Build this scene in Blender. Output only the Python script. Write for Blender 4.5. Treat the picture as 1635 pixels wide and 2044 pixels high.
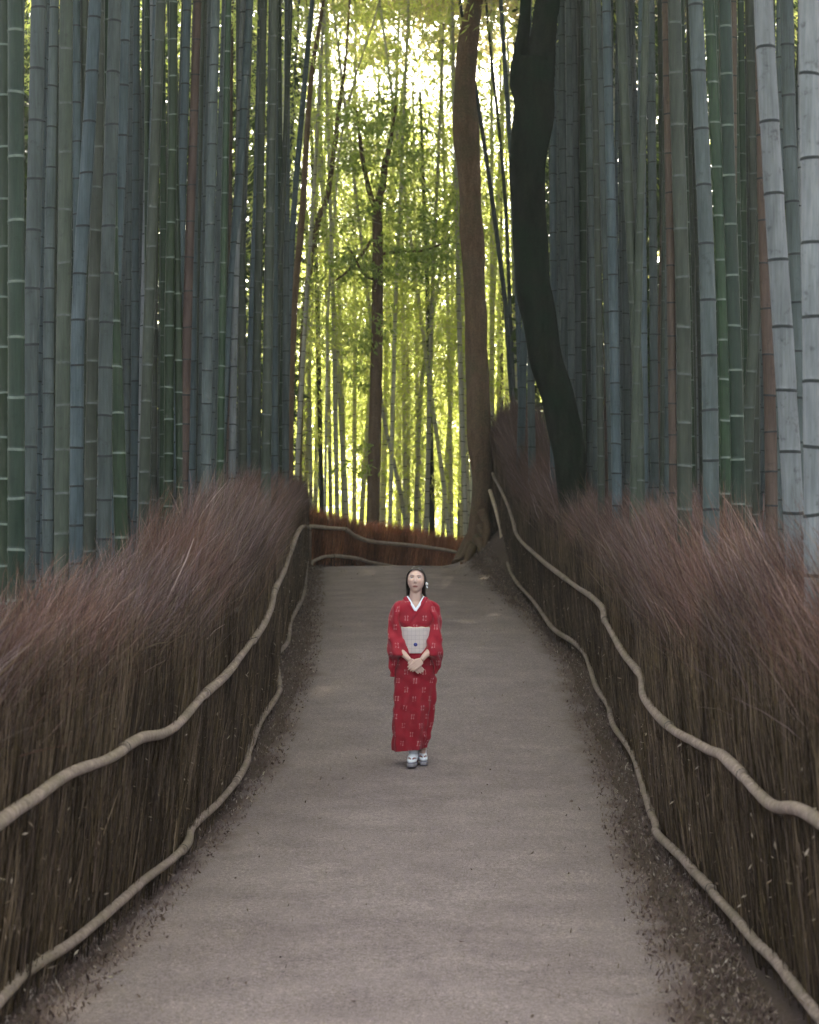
import bpy, bmesh, math, random
import numpy as np
from mathutils import Vector, Matrix, noise as mnoise

for o in list(bpy.data.objects):
    bpy.data.objects.remove(o, do_unlink=True)
scene = bpy.context.scene
COL = scene.collection
rng = np.random.default_rng(7)
random.seed(7)

# ------------------------------------------------------------------ camera, world, sun, exposure
F, CX, CY, CAMZ = 3974.0, 817.5, 1022.0, 2.2      # photo pixels, metres
SUN_EL, SUN_AZ = math.radians(32), math.radians(4)
cam = bpy.data.cameras.new('camera')
cam.sensor_fit = 'VERTICAL'; cam.sensor_height = 36; cam.sensor_width = 28.8
cam.lens = F / 2044 * 36
cam.clip_start = 0.1; cam.clip_end = 2000
cam.dof.use_dof = True; cam.dof.focus_distance = 16.7; cam.dof.aperture_fstop = 3.6
camo = bpy.data.objects.new('camera', cam); COL.objects.link(camo)
camo.location = (0, 0, CAMZ); camo.rotation_euler = (math.pi / 2, 0, 0)
scene.camera = camo

world = bpy.data.worlds.new('World'); scene.world = world; world.use_nodes = True
wn = world.node_tree.nodes; wl = world.node_tree.links
bg = wn['Background']
sky = wn.new('ShaderNodeTexSky'); sky.sky_type = 'NISHITA'; sky.sun_disc = False
sky.sun_elevation = SUN_EL; sky.sun_rotation = SUN_AZ
sky.dust_density = 3.0; sky.air_density = 1.0; sky.ozone_density = 1.0
hsv = wn.new('ShaderNodeHueSaturation'); hsv.inputs['Saturation'].default_value = 0.44
wl.new(sky.outputs['Color'], hsv.inputs['Color']); wl.new(hsv.outputs['Color'], bg.inputs['Color'])
bg.inputs['Strength'].default_value = 0.15

sun = bpy.data.lights.new('sun', 'SUN'); sun.energy = 5.0; sun.angle = math.radians(0.5)
sun.color = (1.0, 0.88, 0.62)
suno = bpy.data.objects.new('sun', sun); COL.objects.link(suno)
sd = Vector((-math.sin(SUN_AZ) * math.cos(SUN_EL), -math.cos(SUN_AZ) * math.cos(SUN_EL), -math.sin(SUN_EL)))
suno.rotation_euler = sd.to_track_quat('-Z', 'Y').to_euler()
suno.location = (5, 60, 40)

scene.view_settings.view_transform = 'Standard'
scene.view_settings.look = 'None'
scene.view_settings.exposure = 2.75
scene.view_settings.gamma = 1
scene.render.engine = 'CYCLES'
cy = scene.cycles
cy.use_denoising = True
cy.max_bounces = 8; cy.diffuse_bounces = 4; cy.transmission_bounces = 5; cy.transparent_max_bounces = 8
cy.sample_clamp_indirect = 6

# ------------------------------------------------------------------ helpers
def P(px, py, d):
    return ((px - CX) * d / F, d, CAMZ - (py - CY) * d / F)

def tag(o, label=None, cat=None, group=None, kind=None):
    if label: o['label'] = label
    if cat: o['category'] = cat
    if group: o['group'] = group
    if kind: o['kind'] = kind
    return o

def empty(name, loc=(0, 0, 0)):
    o = bpy.data.objects.new(name, None); COL.objects.link(o)
    o.location = loc; o.empty_display_size = 0.2
    return o

def mesh_np(name, verts, quads, mats, smooth=True, mat_idx=None, col=None, uv=None):
    """verts (n,3), quads (m,4) int; a triangle repeats nothing: use tris through -1 in the last slot"""
    me = bpy.data.meshes.new(name)
    verts = np.asarray(verts, np.float32); quads = np.asarray(quads, np.int32)
    me.vertices.add(len(verts)); me.vertices.foreach_set('co', verts.ravel())
    tri = quads[:, 3] < 0
    sizes = np.where(tri, 3, 4).astype(np.int32)
    starts = np.concatenate([[0], np.cumsum(sizes)[:-1]]).astype(np.int32)
    flat = quads.ravel(); flat = flat[flat >= 0]
    me.loops.add(len(flat)); me.loops.foreach_set('vertex_index', flat)
    me.polygons.add(len(quads)); me.polygons.foreach_set('loop_start', starts)
    if smooth:
        me.polygons.foreach_set('use_smooth', np.ones(len(quads), bool))
    if mat_idx is not None:
        me.polygons.foreach_set('material_index', np.asarray(mat_idx, np.int32))
    for m in mats: me.materials.append(m)
    if col is not None:
        a = me.color_attributes.new('tint', 'FLOAT_COLOR', 'POINT')
        c4 = np.ones((len(verts), 4), np.float32); c4[:, :3] = col
        a.data.foreach_set('color', c4.ravel())
    if uv is not None:
        u = me.uv_layers.new(name='UVMap')
        u.data.foreach_set('uv', np.asarray(uv, np.float32)[flat].ravel())
    me.update(calc_edges=True)
    return me

def link(name, me, parent=None):
    o = bpy.data.objects.new(name, me); COL.objects.link(o)
    if parent is not None:
        o.parent = parent
        o.location = -Vector(parent.location) if parent.parent is None else (0, 0, 0)
    return o
# children meshes are written in world coordinates: link() cancels the parent's location

def grid_quads(nr, nc, wrap=True):
    r = np.arange(nr - 1)[:, None]; c = np.arange(nc if wrap else nc - 1)[None, :]
    c2 = (c + 1) % nc
    a = r * nc + c; b = r * nc + c2; d = (r + 1) * nc + c; e = (r + 1) * nc + c2
    return np.stack([a, b, e, d], -1).reshape(-1, 4)

def smooth_curve(pts, n):
    """Catmull-Rom through pts (k,m), n samples"""
    pts = np.asarray(pts, float)
    k = len(pts)
    t = np.linspace(0, k - 1, n); i = np.clip(t.astype(int), 0, k - 2); u = (t - i)[:, None]
    p1 = pts[i]; p2 = pts[i + 1]
    p0 = np.where((i > 0)[:, None], pts[np.maximum(i - 1, 0)], 2 * p1 - p2)
    p3 = np.where((i < k - 2)[:, None], pts[np.minimum(i + 2, k - 1)], 2 * p2 - p1)
    return 0.5 * ((2 * p1) + (-p0 + p2) * u + (2 * p0 - 5 * p1 + 4 * p2 - p3) * u * u + (-p0 + 3 * p1 - 3 * p2 + p3) * u ** 3)

def tube(pts, radii, ns=10, cap=True, lump=0.0, rg=rng):
    """tube along pts (n,3) -> verts, quads"""
    pts = np.asarray(pts, float); radii = np.broadcast_to(np.asarray(radii, float), (len(pts),))
    t = np.gradient(pts, axis=0); t /= np.linalg.norm(t, axis=1)[:, None] + 1e-9
    ref = np.where(np.abs(t[:, 2:3]) > 0.9, np.array([[0.0, 1.0, 0]]), np.array([[0, 0, 1.0]]))
    if abs(t[:, 2]).max() > 0.9 or abs(t[0, 2]) > 0.6: ref = np.tile([[0.0, 1.0, 0.0]], (len(pts), 1))
    a = np.cross(t, ref); a /= np.linalg.norm(a, axis=1)[:, None] + 1e-9
    b = np.cross(a, t)
    th = np.linspace(0, 2 * np.pi, ns, endpoint=False)
    rr = radii[:, None] * np.ones((1, ns))
    if lump: rr = rr * (1 + lump * rg.standard_normal(rr.shape))
    v = pts[:, None, :] + rr[..., None] * (np.cos(th)[None, :, None] * a[:, None, :] + np.sin(th)[None, :, None] * b[:, None, :])
    v = v.reshape(-1, 3); q = grid_quads(len(pts), ns)
    if cap:
        n = len(pts)
        v = np.vstack([v, pts[:1], pts[-1:]])
        i = np.arange(ns); j = (i + 1) % ns
        q = np.vstack([q, np.stack([j, i, np.full(ns, n * ns), np.full(ns, -1)], 1),
                       np.stack([(n - 1) * ns + i, (n - 1) * ns + j, np.full(ns, n * ns + 1), np.full(ns, -1)], 1)])
    return v, q

class MB:
    def __init__(s): s.v = []; s.q = []; s.n = 0; s.m = []; s.c = []
    def add(s, v, q, mi=0, col=None):
        q = np.asarray(q); q2 = np.where(q >= 0, q + s.n, -1)
        s.v.append(np.asarray(v, float)); s.q.append(q2); s.n += len(v)
        s.m.append(np.full(len(q), mi))
        s.c.append(np.broadcast_to(np.asarray(col if col is not None else (1, 1, 1), float), (len(v), 3)))
        return s
    def mesh(s, name, mats, smooth=True, col=False):
        return mesh_np(name, np.vstack(s.v), np.vstack(s.q), mats, smooth, np.concatenate(s.m), np.vstack(s.c) if col else None)

# ------------------------------------------------------------------ materials
def mat(name):
    m = bpy.data.materials.new(name); m.use_nodes = True
    nt = m.node_tree; b = nt.nodes['Principled BSDF']
    return m, nt, b
def N(nt, t, **kw):
    n = nt.nodes.new(t)
    for k, v in kw.items(): setattr(n, k, v)
    return n
def ramp(nt, stops):
    r = N(nt, 'ShaderNodeValToRGB'); e = r.color_ramp.elements
    e[0].position, e[0].color = stops[0][0], (*stops[0][1], 1)
    e[1].position, e[1].color = stops[-1][0], (*stops[-1][1], 1)
    for p, c in stops[1:-1]:
        x = e.new(p); x.color = (*c, 1)
    return r
def noise(nt, scale, detail=4, rough=0.6, vec=None, mapping=None, coord='Object'):
    n = N(nt, 'ShaderNodeTexNoise'); n.inputs['Scale'].default_value = scale
    n.inputs['Detail'].default_value = detail; n.inputs['Roughness'].default_value = rough
    if vec is None:
        tc = N(nt, 'ShaderNodeTexCoord'); vec = tc.outputs[coord]
    if mapping:
        mp = N(nt, 'ShaderNodeMapping'); mp.inputs['Scale'].default_value = mapping
        nt.links.new(vec, mp.inputs['Vector']); vec = mp.outputs['Vector']
    nt.links.new(vec, n.inputs['Vector'])
    return n
def mixc(nt, fac, a, b, mode='MIX'):
    m = N(nt, 'ShaderNodeMix', data_type='RGBA', blend_type=mode)
    for sock, val in ((0, fac), (6, a), (7, b)):
        if isinstance(val, (int, float)): m.inputs[sock].default_value = val
        elif isinstance(val, tuple): m.inputs[sock].default_value = (*val, 1)
        else: nt.links.new(val, m.inputs[sock])
    return m.outputs[2]
def math_(nt, op, a, b=None):
    m = N(nt, 'ShaderNodeMath', operation=op)
    for i, v in enumerate((a, b)):
        if v is None: continue
        if isinstance(v, (int, float)): m.inputs[i].default_value = v
        else: nt.links.new(v, m.inputs[i])
    return m.outputs[0]
def bump(nt, b, h, strength=0.4, dist=0.01):
    bp = N(nt, 'ShaderNodeBump'); bp.inputs['Strength'].default_value = strength; bp.inputs['Distance'].default_value = dist
    nt.links.new(h, bp.inputs['Height']); nt.links.new(bp.outputs['Normal'], b.inputs['Normal'])

def simple(name, c, rough=0.6, var=0.25, scale=20, bumpk=0.0, spec=0.3):
    m, nt, b = mat(name)
    n = noise(nt, scale)
    lo = tuple(x * (1 - var) for x in c); hi = tuple(min(1, x * (1 + var)) for x in c)
    r = ramp(nt, [(0.3, lo), (0.7, hi)]); nt.links.new(n.outputs['Fac'], r.inputs['Fac'])
    nt.links.new(r.outputs['Color'], b.inputs['Base Color'])
    b.inputs['Roughness'].default_value = rough; b.inputs['Specular IOR Level'].default_value = spec
    if bumpk: bump(nt, b, n.outputs['Fac'], bumpk)
    return m

def culm_mat(name, lo, hi, rough=0.5, mott=0.5, ridge=0.0):
    m, nt, b = mat(name)
    tc = N(nt, 'ShaderNodeTexCoord'); oi = N(nt, 'ShaderNodeObjectInfo')
    add = N(nt, 'ShaderNodeVectorMath', operation='ADD')
    cmb = N(nt, 'ShaderNodeCombineXYZ')
    nt.links.new(math_(nt, 'MULTIPLY', oi.outputs['Random'], 91.0), cmb.inputs[2])
    nt.links.new(tc.outputs['Object'], add.inputs[0]); nt.links.new(cmb.outputs[0], add.inputs[1])
    n1 = noise(nt, 1.0, 4, 0.65, vec=add.outputs[0], mapping=(9, 9, 1.6))
    n2 = noise(nt, 1.0, 5, 0.7, vec=add.outputs[0], mapping=(70, 70, 3.5))
    n3 = noise(nt, 14.0, 4, 0.7, vec=add.outputs[0])
    r = ramp(nt, [(0.3, lo), (0.68, hi)]); nt.links.new(n1.outputs['Fac'], r.inputs['Fac'])
    s = ramp(nt, [(0.3, (0.72,) * 3), (0.7, (1.2,) * 3)]); nt.links.new(n2.outputs['Fac'], s.inputs['Fac'])
    k = ramp(nt, [(0.28, (1 - mott,) * 3), (0.42, (1.0,) * 3)]); nt.links.new(n3.outputs['Fac'], k.inputs['Fac'])
    c = mixc(nt, 1.0, r.outputs['Color'], s.outputs['Color'], 'MULTIPLY')
    c = mixc(nt, 1.0, c, k.outputs['Color'], 'MULTIPLY')
    hs = N(nt, 'ShaderNodeHueSaturation')
    nt.links.new(c, hs.inputs['Color'])
    nt.links.new(math_(nt, 'MULTIPLY_ADD', oi.outputs['Random'], 0.03), hs.inputs['Hue'])
    hs.inputs['Hue'].default_value = 0.5
    mm = hs.inputs['Hue'].links[0].from_node; mm.inputs[2].default_value = 0.485
    v = math_(nt, 'MULTIPLY_ADD', oi.outputs['Random'], 0.5); v.node.inputs[2].default_value = 0.75
    nt.links.new(v, hs.inputs['Value'])
    nt.links.new(hs.outputs['Color'], b.inputs['Base Color'])
    b.inputs['Roughness'].default_value = rough; b.inputs['Specular IOR Level'].default_value = 0.2
    bump(nt, b, n2.outputs['Fac'], 0.15, 0.004)
    return m

M = {}
M['green'] = culm_mat('culm_green', (0.01, 0.021, 0.01), (0.023, 0.04, 0.019), 0.42, 0.3)
M['teal'] = culm_mat('culm_teal', (0.01, 0.022, 0.014), (0.024, 0.041, 0.028), 0.42, 0.3)
M['olive'] = culm_mat('culm_olive', (0.02, 0.027, 0.018), (0.042, 0.05, 0.036), 0.5, 0.3)
M['grey'] = culm_mat('culm_grey', (0.032, 0.043, 0.04), (0.068, 0.083, 0.08), 0.6, 0.35)
M['blue'] = culm_mat('culm_bluegrey', (0.032, 0.048, 0.051), (0.067, 0.089, 0.095), 0.6, 0.35)
M['pale'] = culm_mat('culm_pale', (0.098, 0.108, 0.11), (0.165, 0.176, 0.18), 0.65, 0.55)
M['brown'] = culm_mat('culm_brown', (0.048, 0.033, 0.024), (0.09, 0.064, 0.048), 0.6, 0.4)
M['far'] = culm_mat('culm_far', (0.45, 0.44, 0.34), (0.66, 0.63, 0.52), 0.55, 0.35)  # culm colour raised so backlit far culms look lit from the front
M['node_pale'] = simple('node_bloom', (0.085, 0.105, 0.085), 0.7, 0.3)
M['node_dark'] = simple('node_scar', (0.014, 0.017, 0.016), 0.8, 0.3)
M['node_grey'] = simple('node_grey', (0.055, 0.063, 0.055), 0.8, 0.3)

def leaf_mat(name, a, b_, trans=0.55, rough=0.5):
    m, nt, b = mat(name)
    out = nt.nodes['Material Output']
    at = N(nt, 'ShaderNodeAttribute', attribute_name='tint')
    oi = N(nt, 'ShaderNodeObjectInfo')
    sp = N(nt, 'ShaderNodeSeparateColor'); nt.links.new(at.outputs['Color'], sp.inputs[0])
    c = mixc(nt, sp.outputs[0], a, b_)
    b.inputs['Roughness'].default_value = rough; b.inputs['Specular IOR Level'].default_value = 0.3
    nt.links.new(c, b.inputs['Base Color'])
    tr = N(nt, 'ShaderNodeBsdfTranslucent')
    c2 = mixc(nt, 1.0, c, (1.75, 1.68, 1.45), 'MULTIPLY')
    nt.links.new(c2, tr.inputs['Color'])
    mx = N(nt, 'ShaderNodeMixShader'); mx.inputs[0].default_value = trans
    nt.links.new(b.outputs[0], mx.inputs[1]); nt.links.new(tr.outputs[0], mx.inputs[2])
    nt.links.new(mx.outputs[0], out.inputs['Surface'])
    return m
M['leaf'] = leaf_mat('bamboo_leaf', (0.30, 0.39, 0.10), (0.54, 0.58, 0.22), 0.62)
M['broadleaf'] = leaf_mat('broad_leaf', (0.17, 0.25, 0.06), (0.33, 0.41, 0.13), 0.6, 0.35)
M['crownleaf'] = leaf_mat('crown_leaf', (0.24, 0.23, 0.15), (0.36, 0.33, 0.22), 0.6)  # pale leaf for the added shading crowns, lets warm light through
M['farleaf'] = leaf_mat('far_leaf', (0.36, 0.44, 0.12), (0.60, 0.60, 0.26), 0.68)

def bark_mat(name, lo, hi, moss=None, sc=(14, 14, 2.5), bk=0.6):
    m, nt, b = mat(name)
    n1 = noise(nt, 1.0, 6, 0.7, mapping=sc); n2 = noise(nt, 2.2, 4, 0.6); n3 = noise(nt, 40, 3, 0.6)
    r = ramp(nt, [(0.3, lo), (0.7, hi)]); nt.links.new(n1.outputs['Fac'], r.inputs['Fac'])
    c = r.outputs['Color']
    if moss:
        k = ramp(nt, [(0.45, (0, 0, 0)), (0.65, (1, 1, 1))]); nt.links.new(n2.outputs['Fac'], k.inputs['Fac'])
        c = mixc(nt, k.outputs['Color'], c, moss)
    s = ramp(nt, [(0.3, (0.7,) * 3), (0.7, (1.25,) * 3)]); nt.links.new(n3.outputs['Fac'], s.inputs['Fac'])
    c = mixc(nt, 1.0, c, s.outputs['Color'], 'MULTIPLY')
    nt.links.new(c, b.inputs['Base Color']); b.inputs['Roughness'].default_value = 0.9
    b.inputs['Specular IOR Level'].default_value = 0.06
    bump(nt, b, n1.outputs['Fac'], bk, 0.02)
    return m
M['bark'] = bark_mat('bark_brown', (0.105, 0.066, 0.042), (0.19, 0.125, 0.082), (0.115, 0.09, 0.055))
M['bark_dark'] = bark_mat('bark_mossy', (0.002, 0.0035, 0.002), (0.013, 0.018, 0.010), (0.005, 0.013, 0.006), (11, 11, 3))
M['bark_far'] = bark_mat('bark_far', (0.10, 0.066, 0.042), (0.20, 0.135, 0.09))
M['rail'] = bark_mat('rail_bark', (0.14, 0.105, 0.085), (0.30, 0.23, 0.19), (0.17, 0.135, 0.10), (14, 14, 14), 0.5)
M['rail_lit'] = bark_mat('rail_lit', (0.30, 0.22, 0.16), (0.52, 0.41, 0.31), (0.36, 0.28, 0.2), (14, 14, 14), 0.5)  # rail bark lightened for far rails, missing light put into its colour
M['tie'] = simple('tie_rope', (0.02, 0.018, 0.016), 0.9)

m, nt, b = mat('twigs'); M['twig'] = m
at = N(nt, 'ShaderNodeAttribute', attribute_name='tint'); nt.links.new(at.outputs['Color'], b.inputs['Base Color'])
b.inputs['Roughness'].default_value = 0.9; b.inputs['Specular IOR Level'].default_value = 0.03
m, nt, b = mat('brush_core'); M['core'] = m
n1 = noise(nt, 1.0, 5, 0.7, mapping=(60, 60, 3)); n2 = noise(nt, 1.3, 3, 0.6)
r = ramp(nt, [(0.3, (0.016, 0.011, 0.007)), (0.7, (0.06, 0.042, 0.026))]); nt.links.new(n1.outputs['Fac'], r.inputs['Fac'])
c = mixc(nt, n2.outputs['Fac'], r.outputs['Color'], (0.026, 0.019, 0.010))
nt.links.new(c, b.inputs['Base Color']); b.inputs['Roughness'].default_value = 0.95; b.inputs['Specular IOR Level'].default_value = 0.02; bump(nt, b, n1.outputs['Fac'], 0.9, 0.02)

# path: worn grey asphalt, brown dirt drifting in from the edges (UV: x across -1..1, y metres)
m, nt, b = mat('asphalt'); M['path'] = m
tc = N(nt, 'ShaderNodeTexCoord')
g1 = noise(nt, 120, 3, 0.8); g2 = noise(nt, 2.2, 5, 0.65); g3 = noise(nt, 0.55, 4, 0.6, mapping=(0.8, 1.0, 1)); g4 = noise(nt, 38, 3, 0.75)
r = ramp(nt, [(0.30, (0.075, 0.059, 0.058)), (0.5, (0.212, 0.173, 0.171)), (0.70, (0.41, 0.34, 0.336))]); nt.links.new(g1.outputs['Fac'], r.inputs['Fac'])
r2 = ramp(nt, [(0.32, (0.84, 0.82, 0.82)), (0.68, (1.10, 1.09, 1.07))]); nt.links.new(g2.outputs['Fac'], r2.inputs['Fac'])
r3 = ramp(nt, [(0.35, (0.90, 0.88, 0.88)), (0.62, (1.04, 1.03, 1.02))]); nt.links.new(g3.outputs['Fac'], r3.inputs['Fac'])
r4 = ramp(nt, [(0.30, (0.68, 0.67, 0.67)), (0.7, (1.25, 1.25, 1.25))]); nt.links.new(g4.outputs['Fac'], r4.inputs['Fac'])
c = mixc(nt, 1.0, r.outputs['Color'], r2.outputs['Color'], 'MULTIPLY'); c = mixc(nt, 1.0, c, r3.outputs['Color'], 'MULTIPLY')
c = mixc(nt, 1.0, c, r4.outputs['Color'], 'MULTIPLY')
uvn = N(nt, 'ShaderNodeUVMap'); sx = N(nt, 'ShaderNodeSeparateXYZ'); nt.links.new(uvn.outputs[0], sx.inputs[0])
au = math_(nt, 'ABSOLUTE', sx.outputs[0])
e = math_(nt, 'ADD', au, math_(nt, 'MULTIPLY', math_(nt, 'SUBTRACT', g2.outputs['Fac'], 0.5), 0.55))
e = math_(nt, 'ADD', e, math_(nt, 'MULTIPLY', math_(nt, 'SUBTRACT', g4.outputs['Fac'], 0.5), 0.25))
k = ramp(nt, [(0.83, (0, 0, 0)), (1.03, (1, 1, 1))]); nt.links.new(e, k.inputs['Fac'])
d1 = ramp(nt, [(0.3, (0.055, 0.036, 0.031)), (0.7, (0.15, 0.105, 0.090))]); nt.links.new(g4.outputs['Fac'], d1.inputs['Fac'])
c = mixc(nt, k.outputs['Color'], c, d1.outputs['Color'])
nt.links.new(c, b.inputs['Base Color']); b.inputs['Roughness'].default_value = 0.92; b.inputs['Specular IOR Level'].default_value = 0.1
bump(nt, b, g1.outputs['Fac'], 0.5, 0.006)

m, nt, b = mat('soil'); M['soil'] = m
g1 = noise(nt, 45, 5, 0.75); g2 = noise(nt, 1.5, 4, 0.6)
r = ramp(nt, [(0.3, (0.065, 0.044, 0.038)), (0.55, (0.13, 0.092, 0.080)), (0.75, (0.21, 0.16, 0.138))]); nt.links.new(g1.outputs['Fac'], r.inputs['Fac'])
c = mixc(nt, g2.outputs['Fac'], r.outputs['Color'], (0.055, 0.042, 0.030))
nt.links.new(c, b.inputs['Base Color']); b.inputs['Roughness'].default_value = 0.95; b.inputs['Specular IOR Level'].default_value = 0.05; bump(nt, b, g1.outputs['Fac'], 0.8, 0.02)

# ------------------------------------------------------------------ terrain
RY = np.array([-300, -30, -10, 0, 6, 10, 13.5, 16.6, 19, 22, 26, 29.7, 34, 37, 39, 43, 50, 70, 120, 400])
RZ = np.array([6, 1.5, .6, .15, 0, -.05, -.04, .05, .24, .55, .80, .93, 1.10, 1.165, 1.12, .78, .15, -1.2, -4, -9])
_yy = np.linspace(-300, 400, 7001); _zz = np.interp(_yy, RY, RZ)
_k = np.ones(21) / 21; _zs = np.convolve(np.pad(_zz, 10, mode='edge'), _k, 'valid')
def R(y): return np.interp(y, _yy, _zs)
# centre line and half width of the path (metres)
CLY = np.array([-40, 0, 8.7, 13.5, 16.6, 22, 29.7, 36.5, 39, 42, 46, 52, 60])
CLX = np.array([-.3, -.2, -.16, .05, .22, .30, 0.02, -.30, -.15, .5, 1.9, 4.6, 9])
def CL(y): return np.interp(y, CLY, CLX)
def sstep(a, b, x):
    t = np.clip((x - a) / (b - a), 0, 1); return t * t * (3 - 2 * t)
def G(x, y):
    """ground height"""
    x = np.asarray(x, float); y = np.asarray(y, float)
    c = CL(y); dist = np.abs(x - c)
    far = sstep(39, 44, y)
    z = R(y) + (0.02 * sstep(1.2, 1.7, dist) + 0.20 * sstep(1.9, 3.0, dist) + 0.03 * np.clip(dist - 3, 0, 20)) * (1 - far)
    z = z + 1.25 * np.exp(-((x - 2.35) / 0.62) ** 2 / 2 - ((y - 37.6) / 2.2) ** 2 / 2)
    return z

def axis(parts):
    out = []
    for a, b_, s in parts: out.append(np.arange(a, b_, s))
    return np.unique(np.concatenate(out))
gx = axis([(-420, -60, 40), (-60, -8, 3), (-8, -3, .5), (-3, 3, .12), (3, 8, .5), (8, 60, 3), (60, 440, 40)])
gy = axis([(-300, -40, 30), (-40, 0, 3), (0, 6, .5), (6, 46, .2), (46, 80, 2), (80, 900, 40)])
X, Y = np.meshgrid(gx, gy)
Zg = G(X, Y) + np.where((np.abs(X) < 3.2) & (Y < 46), 0.012 * (rng.random(X.shape) - .5), 0)
v = np.stack([X, Y, Zg], -1).reshape(-1, 3)
link('ground', mesh_np('ground', v, grid_quads(len(gy), len(gx), False), [M['soil']]))['kind'] = 'structure'

py_ = np.concatenate([np.arange(-20, 6, 1.0), np.arange(6, 60, .1)])
nc = 41
u = np.linspace(-1, 1, nc)
wob = np.array([[0.10 * mnoise.noise(Vector((s * 7.3, y * 0.9, 0))) + 0.05 * mnoise.noise(Vector((s * 3.3, y * 4, 5))) for s in (-1, 1)] for y in py_])
hw = 1.50
xl = CL(py_) - hw + wob[:, 0]; xr = CL(py_) + hw + wob[:, 1]
Xp = xl[:, None] + (u[None, :] + 1) / 2 * (xr - xl)[:, None]
Yp = np.repeat(py_[:, None], nc, 1)
Zp = G(CL(Yp), Yp) + 0.012 + 0.022 * (1 - u[None, :] ** 2)
Zp = np.maximum(Zp, G(Xp, Yp) + 0.004) ; Zp[:, 0] -= .02; Zp[:, -1] -= .02
uvp = np.stack([np.repeat(u[None, :], len(py_), 0), Yp], -1).reshape(-1, 2)
link('path', mesh_np('path', np.stack([Xp, Yp, Zp], -1).reshape(-1, 3), grid_quads(len(py_), nc, False), [M['path']], uv=uvp))['kind'] = 'structure'

# ------------------------------------------------------------------ brushwood fences
def ray_h(px, py, h, d0=5.0):
    ds = np.arange(d0, 37.4, 0.02)
    f = CAMZ - (py - CY) * ds / F - (R(ds) + h)
    i = np.argmax(f < 0) if (f < 0).any() else len(ds) - 1
    return ds[i]

class Fence:
    """plan of a fence as px -> depth; builds brush, core, rails"""
    def __init__(s, low_pts, extra=(), pre=(), h=0.17, off=0.08):
        L = []
        for (px, py) in low_pts:
            d = ray_h(px, py, h); L.append(((px - CX) * d / F, d))
        s.low_ray = L
        L = list(pre) + [(x - off, y) for x, y in L] + [(x - off, y) for x, y in extra]
        L = sorted(L, key=lambda p: p[1])
        y = np.array([p[1] for p in L]); x = np.array([p[0] for p in L])
        # smooth plan line
        yy = np.arange(y[0], y[-1] + .01, .25); xx = np.interp(yy, y, x)
        kk = np.ones(9) / 9; xs = np.convolve(np.pad(xx, 4, mode='edge'), kk, 'valid')
        s.y, s.x = yy, xs
        s.px = CX + xs * F / yy
    def X(s, y): return np.interp(y, s.y, s.x)
    def depth_at(s, px, lo=7.0):
        m_ = s.y >= lo
        i = np.argmin(np.abs(s.px[m_] - px)); return s.y[m_][i]

def rail_parts(name, pts3, radius, parent, cuts, material, ties=True, seed=0):
    """a crooked pole rail made of butted lengths; cuts = fractions along"""
    rg = np.random.default_rng(seed)
    n = max(40, int(len(pts3) * 10))
    c = smooth_curve(pts3, n)
    bounds = [0.0] + list(cuts) + [1.0]
    for i in range(len(bounds) - 1):
        a, b_ = int(bounds[i] * (n - 1)), int(bounds[i + 1] * (n - 1)) + 1
        seg = c[a:b_].copy()
        if len(seg) < 4: continue
        seg = smooth_curve(seg, max(12, int(len(seg) * 2)))
        L = len(seg); t = np.linspace(0, 1, L)
        rad = radius * (1.08 - 0.22 * t) * (1 + 0.03 * np.interp(t * L / 9, np.arange(L), rg.standard_normal(L)))
        sway = np.interp(np.arange(L) / 12.0, np.arange(L), rg.standard_normal(L))
        seg[:, 2] += 0.005 * sway
        vv, qq = tube(seg, rad, 14, True, 0.008, rg)
        me = MB().add(vv, qq).mesh('rail', [material])
        link('rail', me, parent)
        for tt in ((0.015,) if ties else ()):
            j = min(L - 2, max(1, int(tt * L)))
            p = seg[j - 1:j + 2]; dirv = p[2] - p[0]; dirv /= np.linalg.norm(dirv)
            ring = np.array([seg[j] - dirv * .008, seg[j] - dirv * .005, seg[j] + dirv * .005, seg[j] + dirv * .008])
            vv, qq = tube(ring, np.array([.9, 1.06, 1.06, .9]) * rad[j], 12, False)
            link('tie', MB().add(vv, qq).mesh('tie', [M['tie']]), parent)

TW_LOW = np.array([(.052, .037, .021), (.078, .055, .030), (.048, .033, .023), (.13, .092, .060), (.032, .023, .013), (.095, .066, .051)])
TW_TOP = np.array([(.098, .062, .058), (.142, .090, .086), (.070, .047, .032), (.24, .175, .155), (.10, .055, .040), (.13, .096, .060), (.050, .034, .027), (.13, .092, .094)])
def strands(root, tip, ctrl, width, colr, nseg=4, rg=rng):
    """curved ribbon strands; arrays (n,3)"""
    n = len(root); t = np.linspace(0, 1, nseg + 1)[None, :, None]
    c = (1 - t) ** 2 * root[:, None] + 2 * t * (1 - t) * ctrl[:, None] + t * t * tip[:, None]
    tan = tip - root; tan /= np.linalg.norm(tan, axis=1)[:, None] + 1e-9
    rnd = rg.standard_normal((n, 3)); side = np.cross(tan, rnd); side /= np.linalg.norm(side, axis=1)[:, None] + 1e-9
    w = (np.asarray(width).reshape(-1, 1, 1) * (1 - 0.75 * t)) * np.ones((n, 1, 1))
    a = c - side[:, None] * w / 2; b_ = c + side[:, None] * w / 2
    v = np.stack([a, b_], 2).reshape(-1, 3)          # n,(nseg+1),2
    base = (np.arange(n) * (nseg + 1) * 2)[:, None]; k = (np.arange(nseg) * 2)[None, :]
    q = np.stack([base + k, base + k + 1, base + k + 3, base + k + 2], -1).reshape(-1, 4)
    col = np.repeat(colr, (nseg + 1) * 2, 0)
    return v, q, col

def clump(a, b_, sc, off):
    return np.array([mnoise.noise(Vector((x * sc, y * sc, off))) for x, y in zip(a, b_)])

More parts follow.
